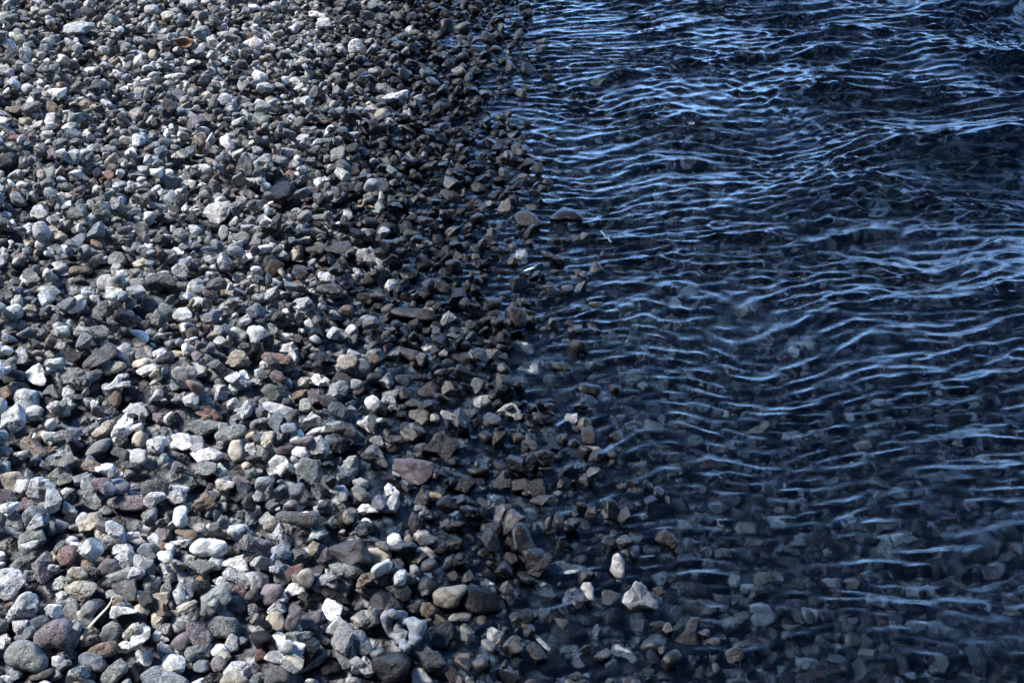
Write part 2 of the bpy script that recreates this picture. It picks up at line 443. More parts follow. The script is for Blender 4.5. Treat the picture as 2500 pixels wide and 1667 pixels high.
# ------------------------------------------------------------------ the stones one can tell apart
STONES = '''
@0,1250
Nsa|3,8 9,2 15,1 20,4 22,8 24,15 17,16 8,11|grey green speckled stone at left edge above the pale blue grey wedge
Bpa|2,11 8,10 17,13 23,17 19,24 11,22 4,15|pale blue grey wedge stone lying above the blocky green grey stone
Lsa|27,13 31,5 34,1 38,5 41,11 35,14 27,16|pale pointed stone standing beside the smooth slate blue triangle
Nsa|18,21 22,17 38,17 43,25 38,31 27,37 20,30|blocky green grey stone with flat lit top near left edge
Bpr|40,12 46,6 52,10 56,16 52,20 44,21|smooth slate blue triangular pebble near left edge
Tpr|60,6 62,0 68,0 71,6 70,11 65,9|cream pebble with dark dots left of the ochre cracked block
Tva|72,8 80,2 90,0 94,6 91,13 80,17 74,19 72,14|large ochre grey block with a single dark crack
Lva|96,10 101,8 108,11 114,16 112,22 106,22 99,17|white stone with dark veins right of the ochre cracked block
Tsa|86,17 90,15 96,19 100,24 98,29 94,30 89,26|oval buff stone with rough grain below the ochre cracked block
Wpa|113,22 118,19 127,18 128,22 122,25 115,25|flat white sliver between the veined stone and the purple peaked pebble
Pvr|140,22 144,15 151,13 156,18 156,25 150,29 142,26|purple peaked pebble with a white streak down its front
Opr|158,17 168,15 178,17 183,21 181,24 172,24 162,20|smooth brown oval pebble right of the purple peaked pebble
Wvr|172,34 176,29 183,25 195,26 206,28 208,35 203,40 190,40 178,38|large brilliant white oblong stone with fine grey veins
Lva|156,27 167,25 177,23 178,28 170,33 158,31|pale pink grey stone touching the left end of the brilliant white oblong
Opa|136,29 148,27 158,31 158,36 148,38 141,34|brown wedge stone with a sharp ridge beneath the purple peaked pebble
Bpa|127,33 131,29 137,29 142,36 145,40 140,44 132,41 128,37|dark blue grey block left of the brown wedge
Lsa|103,32 106,28 116,29 122,32 125,37 121,41 112,37 104,40|broad pale mottled stone above the grey pink dome pebble
Lsa|104,42 111,36 117,35 121,43 121,50 115,51 110,45|grey rust flecked block beside the grey pink dome pebble
Wsa|64,28 72,28 80,33 82,41 81,45 74,43 70,38 66,33|white stone leaning over the round maroon pebble
Rsr|54,35 59,31 66,31 71,40 68,48 60,48 54,42|round maroon pebble under the leaning white stone
Opr|74,45 80,44 85,49 85,53 80,56 76,52|small brown pebble below the leaning white stone
Wva|78,30 82,27 92,31 91,34 83,36|small white wedge with yellow edge right of the leaning white stone
Ppr|89,54 93,47 98,42 106,44 112,49 111,55 103,57 94,58|smooth grey pink dome pebble in the lower left
Tvr|62,54 67,50 74,51 82,57 79,60 70,62 64,59|cream stone with a dark hollow below the maroon pebble
Psa|29,50 33,42 39,37 45,43 49,51 49,58 44,64 35,60|dark brown diamond shaped block in the lower left
Nsa|10,48 16,42 33,40 31,49 24,55 14,54|dark green speckled slab left of the brown diamond block
Lva|0,53 8,52 14,54 20,59 24,64 18,71 14,79 8,80 0,76|large pale cracked stone at the left edge
Bpa|20,56 23,53 29,54 32,61 26,63 21,61|small dark slate block between the pale cracked stone and the brown diamond
Nvr|89,63 96,58 108,54 118,51 122,56 121,62 110,64 102,70 91,68|long grey green boulder shaped stone under the grey pink dome
Lsa|43,68 49,62 57,58 60,62 60,68 52,73 46,73|grey ribbed stone right below the brown diamond block
Tsa|60,69 67,64 76,62 86,66 89,70 84,76 78,81 68,78 61,74|rough dark stone with a yellow grey heart in the lower left
Dsa|103,66 111,64 123,61 127,70 127,79 117,83 106,77|squat dark brown angular stone behind the orange brown pebble
Tpa|139,75 145,74 155,73 156,81 152,86 147,80|pale yellow triangular prism stone
Opa|138,84 142,80 149,81 153,87 158,94 150,96 140,91|brown pyramid shaped stone under the pale yellow prism
Opr|104,82 107,78 112,79 114,84 111,87 105,86|small orange brown pebble beside the tip of the grass blade
Dpa|127,77 131,73 137,74 141,80 137,88 129,87|dark brown block left of the pale yellow prism
Nsa|130,64 136,58 141,60 146,66 146,72 134,73|dark green cone shaped stone under the black spotted white stone
Lsa|144,50 148,46 155,49 161,55 163,62 156,65 148,60|white stone with black spots in the lower left
Bpa|129,46 134,43 141,44 143,52 141,60 133,59 128,52|dark indigo block left of the white stone with black spots
Tpr|155,47 159,43 166,46 170,52 168,55 160,54|glossy cream pebble right of the black spotted white stone
Wvr|145,37 151,36 157,39 158,45 152,47 147,42|small knobbly buff stone above the glossy cream pebble
Lsa|165,42 170,39 178,40 181,44 176,52 169,50|pale grey brown stone right of the glossy cream pebble
Nsa|175,46 182,43 195,45 201,48 194,53 189,59 180,57|broad flat khaki grey stone under the brilliant white oblong
Wsa|201,46 208,43 222,40 227,45 230,52 222,54 210,50|white stone heavily spotted black below right of the brilliant oblong
Lsa|204,56 209,51 222,55 228,58 231,64 227,69 218,66 208,62|white and pink speckled lump above the round rust pebble
Rsr|214,70 217,66 222,67 226,72 224,79 217,81 214,76|round rust coloured pebble in the lower left
Npa|182,80 192,73 201,67 208,65 212,69 212,80 204,88 195,94 184,93|large smooth green grey slab leaning with a rounded top
Wpa|199,95 201,87 207,83 212,90 215,95 208,97|bright white chip standing on the leaning green slab
Tva|161,88 167,84 179,80 181,83 172,90 164,91|narrow pale grey finger stone left of the leaning green slab
Lpa|162,56 167,55 178,60 179,64 170,66 163,62|pale flat stone below the glossy cream pebble
Opr|180,61 184,57 190,57 193,61 191,65 184,63|small brown pebble above the leaning green slab
Ksa|175,66 179,62 190,64 193,69 186,73 178,75|black rough stone left of the small brown pebble
Lsa|49,76 55,73 62,75 70,80 73,84 66,83 60,87 52,81|light mottled stone above the grey green barrel pebble
Npa|59,86 63,82 70,84 74,91 73,97 67,99 60,92|grey green barrel shaped pebble
Npr|75,87 81,81 87,83 90,88 84,96 76,98|smooth blue green pebble with a pale stripe beside the grass blade
Lsa|8,95 15,83 20,75 26,72 33,79 36,89 31,96 22,101 10,101|big coarse grey granite block at lower left
Psr|33,111 41,104 52,97 62,101 67,108 70,117 64,124 52,122 40,125 35,119|big purple brown flat stone in the lower left corner
Nsr|5,130 10,121 22,117 32,121 38,130 43,133 45,141 38,145 22,144 9,137|large dark rounded granite boulder in the lower left corner
Bpa|12,115 21,107 27,104 34,109 30,116 18,118|blue grey wedge left of the big purple brown stone
Bpr|26,102 31,95 40,94 46,98 44,105 34,107|blue grey rounded stone above the big purple brown stone
Wsa|0,113 5,112 10,116 10,121 6,125 0,119|white stone at the left edge above the large dark granite boulder
Dsa|46,127 52,122 60,121 68,129 70,135 62,137 50,134|brown black crystalline stone below the big purple brown stone
Lpa|47,133 55,132 64,136 66,140 58,145 51,143|pale turquoise white flat chip in the lower left corner
Bsr|71,132 79,129 93,133 99,139 96,145 84,143 73,139|indigo and white flecked oblong stone
Dpr|25,150 35,146 48,143 51,147 46,151 35,154 26,154|long brown cigar shaped pebble at the bottom left
Kpr|62,150 66,143 74,142 84,150 83,157 63,157|black smooth stone at the bottom edge
Osr|82,125 92,120 105,119 108,124 105,131 92,132 83,129|smooth grey brown oval pebble below the base of the grass blade
Rsa|75,117 82,113 88,115 88,120 80,124 75,122|pinkish white streaked stone at the base of the grass blade
Nva|92,113 94,105 101,101 109,103 113,109 108,119 99,119|dark green cube stone with pale crackle lines
Wva|101,93 102,87 108,86 120,89 127,92 115,93 108,96 103,96|pale topped flat stone over the black green oval
Kpr|104,98 110,92 124,91 133,95 133,101 126,106 113,105 106,102|smooth black green oval stone beneath a pale topped flat stone
Lva|120,115 124,108 132,106 138,107 138,114 131,120 124,123 121,120|lavender grey block with rough facets left of the pale curved tooth
Tpa|137,94 141,93 149,97 148,109 140,108 138,103|creamy white square peg shaped stone
Lsa|139,114 142,109 150,111 156,117 150,119 141,118|pale loaf shaped stone below the creamy white peg
Wsa|109,122 113,118 120,119 121,123 116,127 110,126|small bright white nugget left of the lavender block
Lsa|143,122 147,120 156,122 162,129 160,134 150,137 144,130|white angular stone with blue green edges at the bottom
Lva|124,129 128,126 136,127 141,132 139,142 131,143 126,136|pale ridged lump left of the white stone with blue green edges
Ppr|156,121 162,114 170,110 175,116 172,124 165,128|dark purple smooth stone right of the pale loaf
Psa|170,101 178,100 188,103 195,115 193,122 183,123 171,112|large dark red brown angular stone
Nsr|189,103 194,97 203,95 215,98 221,105 220,113 208,115 196,114 190,109|dark oval granite egg with grey mottling
Lvr|207,121 210,113 213,111 218,116 220,125 213,128 208,125|pointed white and pink tooth shaped stone
Nsa|170,127 174,123 182,122 193,131 188,136 174,136|grey stone with a ridge beneath the large dark red brown one
Lpr|193,127 198,122 205,122 212,130 208,133 196,131|pale grey flat pebble under the dark granite egg
Bpr|178,141 182,136 189,137 192,143 188,146 180,145|small blue grey oval pebble at the bottom
Psr|193,139 197,132 203,132 208,137 206,144 198,146|pink grey round stone right of the small blue oval pebble
Lsa|205,145 211,139 222,138 231,141 229,152 214,154 206,151|blocky two tone grey and brown stone at the bottom edge
Kpa|108,157 112,150 124,138 130,143 131,152 128,157|tall dark slate wedge at the bottom edge
Nsa|93,151 98,143 109,135 116,140 117,146 108,155 96,157|dark green white flecked stone left of the tall dark slate wedge
Bva|130,148 140,142 155,144 172,151 174,157 134,157|large blue white slab cut by the bottom edge
Ksa|185,153 194,147 205,149 213,157 184,157|black coarse stone at the bottom edge near the blocky two tone stone
Bpa|7,146 13,140 21,143 21,151 12,153|steel blue small block in the bottom left corner
@625,1250
Dsr|16,0 57,0 59,8 56,12 45,13 32,10 20,7|large dark charcoal rounded boulder among pale stones
Lsa|45,22 49,15 54,17 63,16 66,20 58,25 50,27 45,26|pale blocky stone right of the slim white edged spike
Lva|14,22 21,9 25,16 31,25 33,32 28,33 20,27 15,25|slim white edged spike stone below the charcoal boulder
Tsr|7,12 13,3 18,5 20,11 14,18 8,16|buff upright oval pebble left of the white edged spike
Npa|61,11 67,5 72,3 77,8 80,12 72,14|pale green pyramid stone right of the charcoal boulder
Tsa|88,12 92,8 101,8 108,12 107,18 98,21 90,15|grey buff flat topped block in the lower middle
Dpa|66,33 80,28 97,24 102,35 105,42 104,46 88,49 80,44 70,39|large dark olive slab with a straight upper edge
Tvr|102,34 113,32 122,36 125,41 120,48 110,48 104,42|glossy brown and cream patterned pebble beside the dark olive slab
Tpr|108,29 113,27 119,27 124,32 125,37 119,36 114,32|smooth peach pebble tucked behind the glossy patterned pebble
Wsr|120,24 125,20 131,21 135,27 132,34 126,35 121,30|smooth pale egg stone with pink spots
Tsr|135,31 137,22 141,20 144,25 142,34 137,37|slender speckled finger pebble right of the pale egg
Lva|143,20 148,15 156,17 162,22 160,27 152,29 145,25|striped blue grey stone right of the speckled finger pebble
Nsa|30,40 34,34 43,34 51,39 48,46 42,50 31,47|green grey block above the round tan ball pebble
Ppa|57,44 60,36 65,32 69,36 71,44 66,50 60,50|lavender pointed stone right of the green grey block
Tvr|48,32 52,26 58,29 57,35 52,42 49,38|tall pale grey stone between the green block and lavender stone
Tpr|37,58 41,54 47,52 52,55 54,61 51,67 46,69 40,66|perfectly round tan ball pebble
Rpa|27,54 34,49 42,47 44,51 38,57 30,59|mauve wedge behind the round tan ball
Nva|66,49 74,47 86,47 95,51 97,56 89,61 76,58 69,54|oblong white grey stone with a dark patch under the olive slab
Lsr|55,64 60,58 66,56 73,59 76,68 74,71 64,68 56,66|round salt and pepper granite pebble right of the tan ball
Tpr|52,68 58,66 65,69 63,73 55,72|small buff egg pebble in front of the salt and pepper granite
Wvr|26,73 30,67 36,64 41,67 47,71 45,74 38,75 31,78|white twisted lump shaped like a tooth below the tan ball
Ppr|4,74 8,67 17,66 24,68 25,74 20,82 10,84 5,79|smooth lilac ball pebble left of the white twisted lump
Osa|59,73 63,70 74,72 84,79 88,84 84,86 75,80 64,78|dark brown flaky oblong below the buff egg pebble
Dpa|37,77 43,73 48,74 53,82 57,88 50,88 42,83|grey brown bar shaped stone below the white twisted lump
Osa|94,61 97,57 110,54 114,59 108,64 95,69 93,67|brown flat sided block in the lower middle
Tpr|89,70 97,69 110,71 113,75 106,78 98,76|smooth peach and white banded oblong pebble
Wsa|61,86 64,80 72,81 80,87 78,94 72,98 65,95 61,91|white cube like stone with grey freckles
Lsa|12,87 20,80 25,83 28,91 18,93 11,91|pale pyramid stone beneath the lilac ball pebble
Dsa|29,88 33,83 40,82 46,89 45,94 34,94 29,91|dark brown squat block beneath the grey brown bar
Tpr|8,98 14,92 21,92 25,98 28,103 24,109 17,108 9,103|smooth mustard grey egg pebble at lower middle left
Dpa|34,103 39,96 50,92 60,91 64,98 56,107 45,110 36,106|large dark violet slab with a sloping top
Lva|60,109 67,102 75,96 83,100 90,107 89,115 85,117 77,112 70,113|light blue grey zigzag plate
Bsa|86,116 89,110 97,110 104,118 108,125 106,128 96,129 87,122|blue grey granite block beneath the zigzag plate
Bva|75,126 80,119 86,120 96,127 95,133 86,145 81,142 75,133|steel blue slate flake standing on edge
Nva|41,146 52,136 62,130 67,128 68,131 56,141 45,146|long thin green grey blade stone
Kpr|58,143 62,136 67,135 76,139 81,146 73,149 61,148|glossy black oval pebble right of the thin blade stone
Lva|93,142 96,135 100,132 105,138 108,146 99,147|lilac grey cone beside the heart shaped black boulder
Bsr|106,133 113,130 124,131 134,130 142,135 140,143 132,152 120,156 108,143|heart shaped black blue boulder near the bottom
Nsa|27,112 34,110 49,110 51,115 43,119 33,121|flat green slab in the lower middle left
Wva|14,114 19,110 26,113 31,121 25,126 18,121|small white block left of the flat green slab
Lva|0,118 5,115 13,117 21,125 19,129 10,127|pale ribbed slab left edge of the lower middle
Nva|6,135 13,129 35,129 45,134 44,140 37,145 22,139 8,137|wide pale green rock with layered rim
Dsr|8,149 13,138 29,137 35,142 37,157 9,157|large dark granite dome at the bottom edge
Rpr|0,126 5,125 10,130 8,136 0,138|mauve smooth pebble below the pale ribbed slab
Dsa|41,124 43,118 51,116 58,119 59,126 51,134 41,129|black coarse lump between the green slab and blue slate flake
Nva|52,116 54,109 58,106 62,111 70,117 66,120 56,120|curved olive shell shaped stone beneath the zigzag plate
Nva|86,98 97,90 110,88 114,93 116,101 105,107 93,108|mossy dark stone with a yellow green layered front
Dsa|105,79 112,74 123,75 132,82 134,88 128,93 117,90 108,87|dark mottled stone with pinkish right end
Npa|118,70 127,67 138,68 143,73 141,82 136,83 127,77|dark blue green wedge pointing down
Npr|140,82 147,80 151,82 148,89 142,90 138,86|blue green small block right of the mottled stone
Bpr|147,71 150,63 158,60 166,62 167,67 160,74 152,77|smooth dark blue egg pebble with a paler top
Osr|149,88 152,83 160,83 166,88 165,93 158,96 151,93|dark brown round pebble beneath the smooth blue egg
Tvr|160,74 166,71 180,69 193,67 195,70 188,77 186,84 174,87 163,84|layered boat shaped stone with a cream top
Ksr|188,77 191,69 200,68 212,72 224,78 233,88 228,94 212,93 196,89 189,83|big black wet boulder right of the boat shaped stone
Wsa|206,65 212,62 219,65 222,72 221,76 212,73 206,69|white and black patched stone perched on the black wet boulder
Opr|207,56 212,51 217,53 221,58 219,65 210,62|dull pink brown pebble behind the black and white patched stone
Osa|188,29 190,20 195,19 202,25 205,30 198,34 190,34|orange pink block at the wet edge
Nva|163,34 168,28 178,25 189,25 188,33 176,37 165,36|flat grey green lens shaped stone left of the orange pink block
Lva|145,39 149,33 157,32 163,36 163,42 154,43 147,41|pale blue cap shaped stone in the damp band
Bva|171,51 174,43 180,39 189,42 193,47 184,49 176,54|blue grey striped pointed stone in the damp band
Nsr|122,56 127,50 133,49 138,56 139,63 133,66 123,63|olive dome stone carrying a small block on its top
Nsa|124,48 126,43 132,43 135,48 130,51 125,51|small grey block sitting on the olive dome
Lsa|210,118 213,108 217,106 228,111 228,121 222,126 212,122|pale blue cube stone in the wet band
Osr|195,103 200,96 207,93 212,97 211,105 203,108 196,107|purple brown pebble with white dots in the wet band
Nsa|160,118 165,107 173,102 180,106 184,116 178,122 166,122|dark granite pyramid beside the pale knotted driftwood root
Osr|171,122 177,117 183,118 185,123 178,130 173,127|dull pink grey round pebble in the wet band
Bsa|139,125 145,121 155,122 168,129 175,137 172,143 160,145 147,136|pale blue topped rough boulder near the bottom
Wpr|142,148 146,143 153,144 159,151 165,157 144,157|smooth blue white stone at the bottom edge
Osa|173,149 178,141 184,146 187,155 178,156|brown speckled wedge at the bottom edge
Nsa|187,106 191,103 199,109 205,118 202,126 193,124 188,116|long dark blue green speckled stone in the wet band
Ksa|190,36 198,31 204,30 208,39 209,45 200,46 193,42|jet black block in front of the orange pink block
Nva|173,101 180,93 190,91 199,93 196,100 186,103 178,103|blue green streaked rock above the long speckled stone
Wsr|116,45 122,43 124,47 122,54 115,52|pale streaked sliver beside the small block
@1250,1250
Ksr|0,15 6,9 12,11 16,20 23,33 23,39 12,41 0,35|tall black hood shaped rock on the waterline
Osa|131,25 134,19 140,15 146,20 154,27 151,33 148,37 140,31 136,28|speckled brown diamond rock standing out of the water
Wvr|91,48 93,40 98,38 103,45 103,54 101,61 94,58 90,53|white banded upright stone in the shallow water
Lva|101,82 108,71 113,63 119,65 126,74 133,83 134,89 125,89 106,87|large triangular grey rock standing at the waterline
Tsa|37,111 40,98 48,98 60,104 66,107 62,120 58,126 50,121 39,117|big speckled buff block at the bottom waterline
Lva|20,115 23,113 33,121 42,126 43,131 38,130 28,122|long white rod stone left of the big speckled buff block
Tsr|28,86 29,81 34,81 39,86 40,92 33,90|small yellow and cream pebble at the waterline
Wpr|63,70 66,65 72,65 75,70 74,77 77,80 70,79|bright white knob stone at the waterline
Lsa|46,81 52,72 58,70 64,74 71,82 62,85 52,88 47,85|pale blue grey crumpled rock under the white knob
Lsa|15,64 20,62 29,62 36,69 40,79 33,81 24,77 19,71|grey granite wedge at the waterline
Lva|26,59 30,53 40,49 48,49 66,50 71,55 61,57 50,59 40,55 30,61|wide pale folded slab half in the water
Wsa|90,130 93,122 97,121 103,124 110,127 114,134 110,140 103,134 96,133|black and white hollow stone at the bottom waterline
Nsa|6,131 12,125 20,119 26,123 33,132 25,136 10,138|green buff rock under the long white rod
Lsa|44,131 50,126 60,126 66,133 62,139 50,139|grey speckled square rock below the big buff block
Kpa|26,139 33,134 47,131 50,138 46,147 33,151 22,147|black wet facet rock at the bottom waterline
Dpr|76,65 80,59 88,57 95,62 97,70 90,75 80,72|round dark wet rock left of the large triangular rock
Dsa|12,47 16,42 28,40 33,37 37,41 32,49 24,58 16,56|dark curved slab with a glinting rim below the hood rock
Osr|29,102 34,94 41,93 48,98 40,103 37,110 31,106|pinkish grey dome behind the big speckled buff block
Tvr|82,99 88,92 94,92 99,97 92,102 84,106|pale beige rock in shallow water right of the buff block
Osr|130,71 134,68 138,69 139,75 134,76|tan pebble under shallow water by the triangular rock
Lva|73,112 76,107 79,105 84,111 88,116 80,117 74,119|pale wet peak stone poking out of shallow water
Osr|76,150 80,147 85,149 86,154 79,155|round tan pebble at the bottom right of the wet edge
Lpa|86,145 92,140 97,140 95,150 88,150|blue grey flat piece under water at the bottom
Ksa|33,35 38,29 44,24 50,27 57,35 50,40 40,40|black tent shaped rock washed by water
@0,834
Lsa|13,12 15,8 19,4 24,8 27,13 26,18 20,21 14,17|white oval stone upright near the left edge
Wpr|44,21 46,18 51,17 53,20 52,27 45,28|tiny smooth pure white pebble
Wva|25,27 30,22 34,20 39,26 45,35 45,39 40,40 33,38 26,33|large pale mint white stone with curved ridges
Dsr|0,28 6,26 16,27 25,30 25,34 20,37 8,38 0,35|dark oval pebble with a cream underside at the left edge
Ksr|58,10 62,7 70,7 77,11 78,17 72,19 62,17|matt black flattened egg pebble
Npa|56,32 62,24 71,24 77,28 77,33 73,36 62,38|flat topped dark green block below the black egg
Osr|0,43 6,40 14,41 17,45 13,51 6,53 0,50|smooth dull brown dome at the left edge
Dsa|79,20 83,12 90,5 97,1 104,4 107,12 103,16 96,21 89,23 80,25|large dark glittery angular rock
Lvr|108,5 113,1 118,3 120,12 120,19 116,20 108,13|grey brown upright barrel stone right of the glittery rock
Bva|125,12 129,5 136,3 141,8 142,14 136,18 127,16|blue grey layered stone above the grey olive oval
Tpr|121,21 125,17 132,15 136,17 133,22 124,25|smooth grey olive oval pebble
Wva|124,27 132,22 146,18 148,22 145,28 137,31 131,31|white angular flake with grey shading below the grey olive oval
Dsr|143,10 147,5 154,6 156,12 152,18 146,18|small square grey cube stone
Tpr|156,9 161,8 167,10 166,13 161,15 157,13|small cream oval pebble right of the grey cube
Psa|175,12 178,8 185,11 195,16 190,22 184,21 179,17|pink grey wedge stone
Dsa|190,21 196,17 200,16 207,22 208,27 203,31 197,27|dark mauve pyramid stone
Tsa|208,20 211,11 215,7 224,9 229,16 227,23 215,23|square buff speckled block
Lsa|206,33 211,30 219,28 225,33 230,38 227,42 219,39 209,37|speckled white and black wedge below the square buff block
Tsr|92,25 95,21 105,18 114,19 116,24 109,28 99,31 93,29|long grey buff rounded stone
Bsa|78,31 83,27 91,24 95,28 92,33 87,37 79,33|pale blue grey angular stone left of the long grey buff stone
Opr|101,54 104,43 107,42 111,50 111,57 108,61 103,58|brown almond shaped pebble standing on end
Ksr|111,47 114,41 121,41 125,46 126,53 120,57 113,54|dark indigo egg pebble with pits
Lsa|97,44 102,38 107,31 112,37 119,36 121,41 113,42 109,46 99,46|buff speckled lumpy stone above the brown almond
Lsr|13,52 15,45 22,43 33,46 33,51 35,56 34,63 29,69 23,65 17,58|large coarse buff grey stone near the left edge
Tsr|42,60 46,56 53,54 57,59 56,64 49,65|tan white banded pebble
Lva|54,57 57,52 63,52 70,58 64,64 58,67|grey wedge right of the tan white banded pebble
Lsa|0,68 6,62 14,56 19,62 24,71 22,80 14,84 4,80|large grey two faced block at the left edge
Npa|41,46 44,41 48,39 52,45 56,51 51,52 42,49|blue grey tent shaped stone
Tpr|120,89 123,84 129,81 134,86 136,92 131,97 123,96|round cream ball pebble
Npr|79,103 83,95 92,90 99,89 102,94 98,100 88,105 82,106|large smooth olive grey oval pebble
Dpr|113,107 101,102 106,97 110,98 118,100 119,106 118,114 111,110|white crumpled quartz stone
Lpr|119,109 120,100 127,98 134,101 136,109 132,113 122,114|rounded dark lilac cube beside the crumpled quartz
Wva|157,86 163,84 172,85 177,91 179,97 170,100 163,97 161,90|white faceted rock with a cream right face
Nsa|179,54 183,48 189,48 194,53 195,58 190,59 182,57|round cream white speckled pebble
Tva|162,55 166,50 175,47 185,46 186,48 179,52 172,53|long white pitted stone left of the cream speckled pebble
Rpa|178,65 188,61 197,62 205,70 201,74 190,71|reddish lens shaped stone
Nsr|171,76 180,72 191,72 203,75 207,79 196,82 186,88 180,83|large dark green dome under the reddish lens
Nsr|196,85 205,79 218,76 226,78 227,83 217,90 207,92 198,90|long dark grey green almond slab
Lsa|195,41 200,39 206,40 211,47 207,53 199,53 196,47|pale grey cube stone
Lva|217,67 222,58 226,54 231,61 231,67 225,71|pale green white kite shaped stone
Wva|175,102 184,99 193,97 204,103 204,107 195,109 183,109 178,104|flat bright white blue plate
Nsa|178,122 183,112 189,110 199,112 200,118 194,122|pale grey slab beneath the bright plate
Tpr|210,96 213,90 220,90 223,98 223,106 217,109 211,103|smooth cream pink upright pebble
Wsa|223,98 227,93 233,93 235,100 235,106 228,104|white lump right of the cream pink upright pebble
Lsr|140,88 145,87 152,88 153,93 147,101 143,99|white and grey forked stone
Nva|50,108 57,99 62,98 68,104 70,110 62,114 52,113|dark green pyramid with ribs
Nsa|44,124 49,117 54,113 62,117 68,124 67,128 57,132 50,129|green block with mustard stained front
Tva|0,122 8,120 17,119 21,125 20,134 16,140 7,137 3,129|cream cracked heart shaped stone near left edge
Lpr|0,111 4,108 8,111 9,119 3,123 0,124|pale upright slab above the cream cracked heart
Lsa|25,139 29,125 36,125 48,130 51,134 43,138 40,142 28,142|wide pale blue grey stone with flat top
Lsa|39,157 41,146 44,134 50,135 58,144 54,154 49,157|tall pale granite spike stone
Lpr|55,137 60,134 66,135 69,141 66,146 60,143|smooth grey egg right of the granite spike
Nva|75,143 76,135 84,136 93,144 96,150 90,153 81,149|dark green wedge stone right of the smooth grey egg
Psr|97,146 103,143 120,141 134,142 138,147 134,153 118,154 102,152|very long dark violet oval stone
Bpr|94,131 99,127 111,126 119,131 120,136 113,139 100,137|smooth slate blue black oblong pebble
Dsa|131,132 136,127 147,125 155,130 152,139 152,146 141,147 134,142|big black cracked block
Bva|74,131 76,124 82,121 88,128 91,134 84,136 76,134|blue grey pointed block left of the slate oblong
Lsa|153,137 157,132 163,133 171,144 170,147 160,148 154,143|grey faceted wedge right of the big black block
Tpr|163,151 168,148 175,148 177,153 172,157 164,156|smooth cream pebble below the grey faceted wedge
Osa|176,150 183,143 189,136 196,142 199,149 192,154 180,156|dark brown horned rock
Nsa|163,127 168,123 177,124 182,131 175,137 166,133|green grey mossy block above the dark brown horned rock
Tva|197,128 201,126 215,129 215,133 208,137 199,135|pale brown rectangular tablet
Bva|209,140 215,130 221,129 231,134 229,141 218,146 210,143|blue grey wedge with scratched face
Bpr|222,147 226,140 234,137 235,155 225,153|dark blue round stone cut between two pebbles
Dpa|210,122 213,118 222,119 225,123 220,127 212,126|small dark brown button pebble
Psr|14,150 20,146 30,145 35,151 33,157 14,157|round brown mottled stone near the left edge
Lpa|0,151 8,147 16,148 12,155 3,157|pale triangular stone near the left edge
Lva|58,157 59,146 64,149 71,156 71,157|white wedge right of the tall pale granite spike
Osa|71,114 76,110 84,108 92,112 101,118 96,120 84,122 72,119|lumpy buff stone with two humps
Wsa|105,87 108,72 113,66 117,65 122,74 124,81 117,87|mottled white rock with twin peaks
Tsa|86,84 92,75 98,72 105,73 105,83 100,88 89,88|black and buff spotted block left of the twin peaks
Ksa|104,95 108,87 115,86 119,92 118,98 110,99|black and white spotted block beneath the twin peaks
Lsa|112,64 119,57 128,56 136,62 138,68 129,69 119,70|flat topped speckled slab above the twin peaks
Osr|18,95 20,88 27,87 36,95 45,101 50,104 40,107 25,101|elongated brown stone with a pale knob
Psa|139,70 141,65 152,65 157,69 155,75 145,76|dark brown speckled loaf above the white faceted rock
Psr|158,67 162,63 169,64 172,71 171,76 163,73|pinkish brown angular ball
Bsa|61,87 61,79 66,79 75,80 72,89 64,92|small pale faced dark cube
@625,834
Rvr|4,14 9,10 22,11 32,13 35,18 33,22 20,22 8,18|bright maroon oblong stone
Tvr|0,4 4,3 7,8 5,15 0,19|cream ball pebble touching the maroon oblong
Lva|19,9 26,3 33,0 37,6 41,16 38,19 32,14 22,10|pale ribbed pyramid behind the maroon oblong
Dpa|52,15 57,8 66,11 74,19 68,22 60,23 54,19|dark grey brown wedge right of the maroon oblong
Tsr|74,17 78,12 88,12 94,16 91,23 82,26 76,22|black and cream pitted ball
Opr|104,15 107,11 111,12 114,17 110,20 105,18|small orange brown pebble under the damp ledge
Tvr|126,6 132,5 147,8 158,15 160,19 155,20 143,18 133,12|long glossy brown ochre slab in the damp band
Wsa|152,4 156,2 163,4 163,9 159,12 154,9|bright white stone sitting on the glossy brown slab
Bva|57,26 61,23 68,23 74,29 66,32 60,29|pale blue lens shaped chip
Rsr|12,29 17,26 23,28 29,35 25,38 16,33|dull red brown stone below the maroon oblong
Wsa|0,27 6,22 8,22 9,30 3,34 0,31|white grey fan shaped stone
Npa|4,45 9,40 13,39 28,44 30,51 25,54 14,55|grey green pyramid with a bright facet
Wva|49,34 54,30 61,31 69,36 68,40 60,41 51,38|white stone with crossed dark cracks
Lva|65,49 70,41 75,36 81,36 86,42 83,48 77,53 69,54|pale blue white branching stone
Opa|31,48 38,45 47,44 46,52 41,56 34,52|flat brown triangular stone left of the slate violet boot
Ppa|46,51 50,43 58,45 62,52 65,56 58,58 48,56|slate violet boot shaped stone
Lva|6,57 12,55 25,58 33,61 36,65 30,68 16,65 8,61|long white pointed stone below the grey green pyramid
Wvr|99,55 102,51 107,49 113,53 117,60 112,65 104,62|glossy cream stone with a dark slit like a mouth
Lsa|114,55 120,48 126,50 131,58 130,63 120,63|grey buff dome right of the glossy slit stone
Lsa|110,34 116,33 122,28 125,33 127,39 123,43 116,40|pink white cube stone
Bpr|81,57 83,50 87,48 92,54 91,60 84,62|dark slate egg left of the glossy slit stone
Bpr|126,32 133,30 141,32 144,37 140,42 130,40|blue grey lumpy stone right of the pink white cube
Ppr|125,47 128,41 136,41 143,47 142,52 133,54|smooth dark plum dome
Wva|92,74 98,69 104,68 108,77 110,83 103,83 97,79|white yellow tinted tooth shaped stone
Tsa|139,69 141,63 150,62 159,65 160,71 155,78 147,75|square khaki granite block
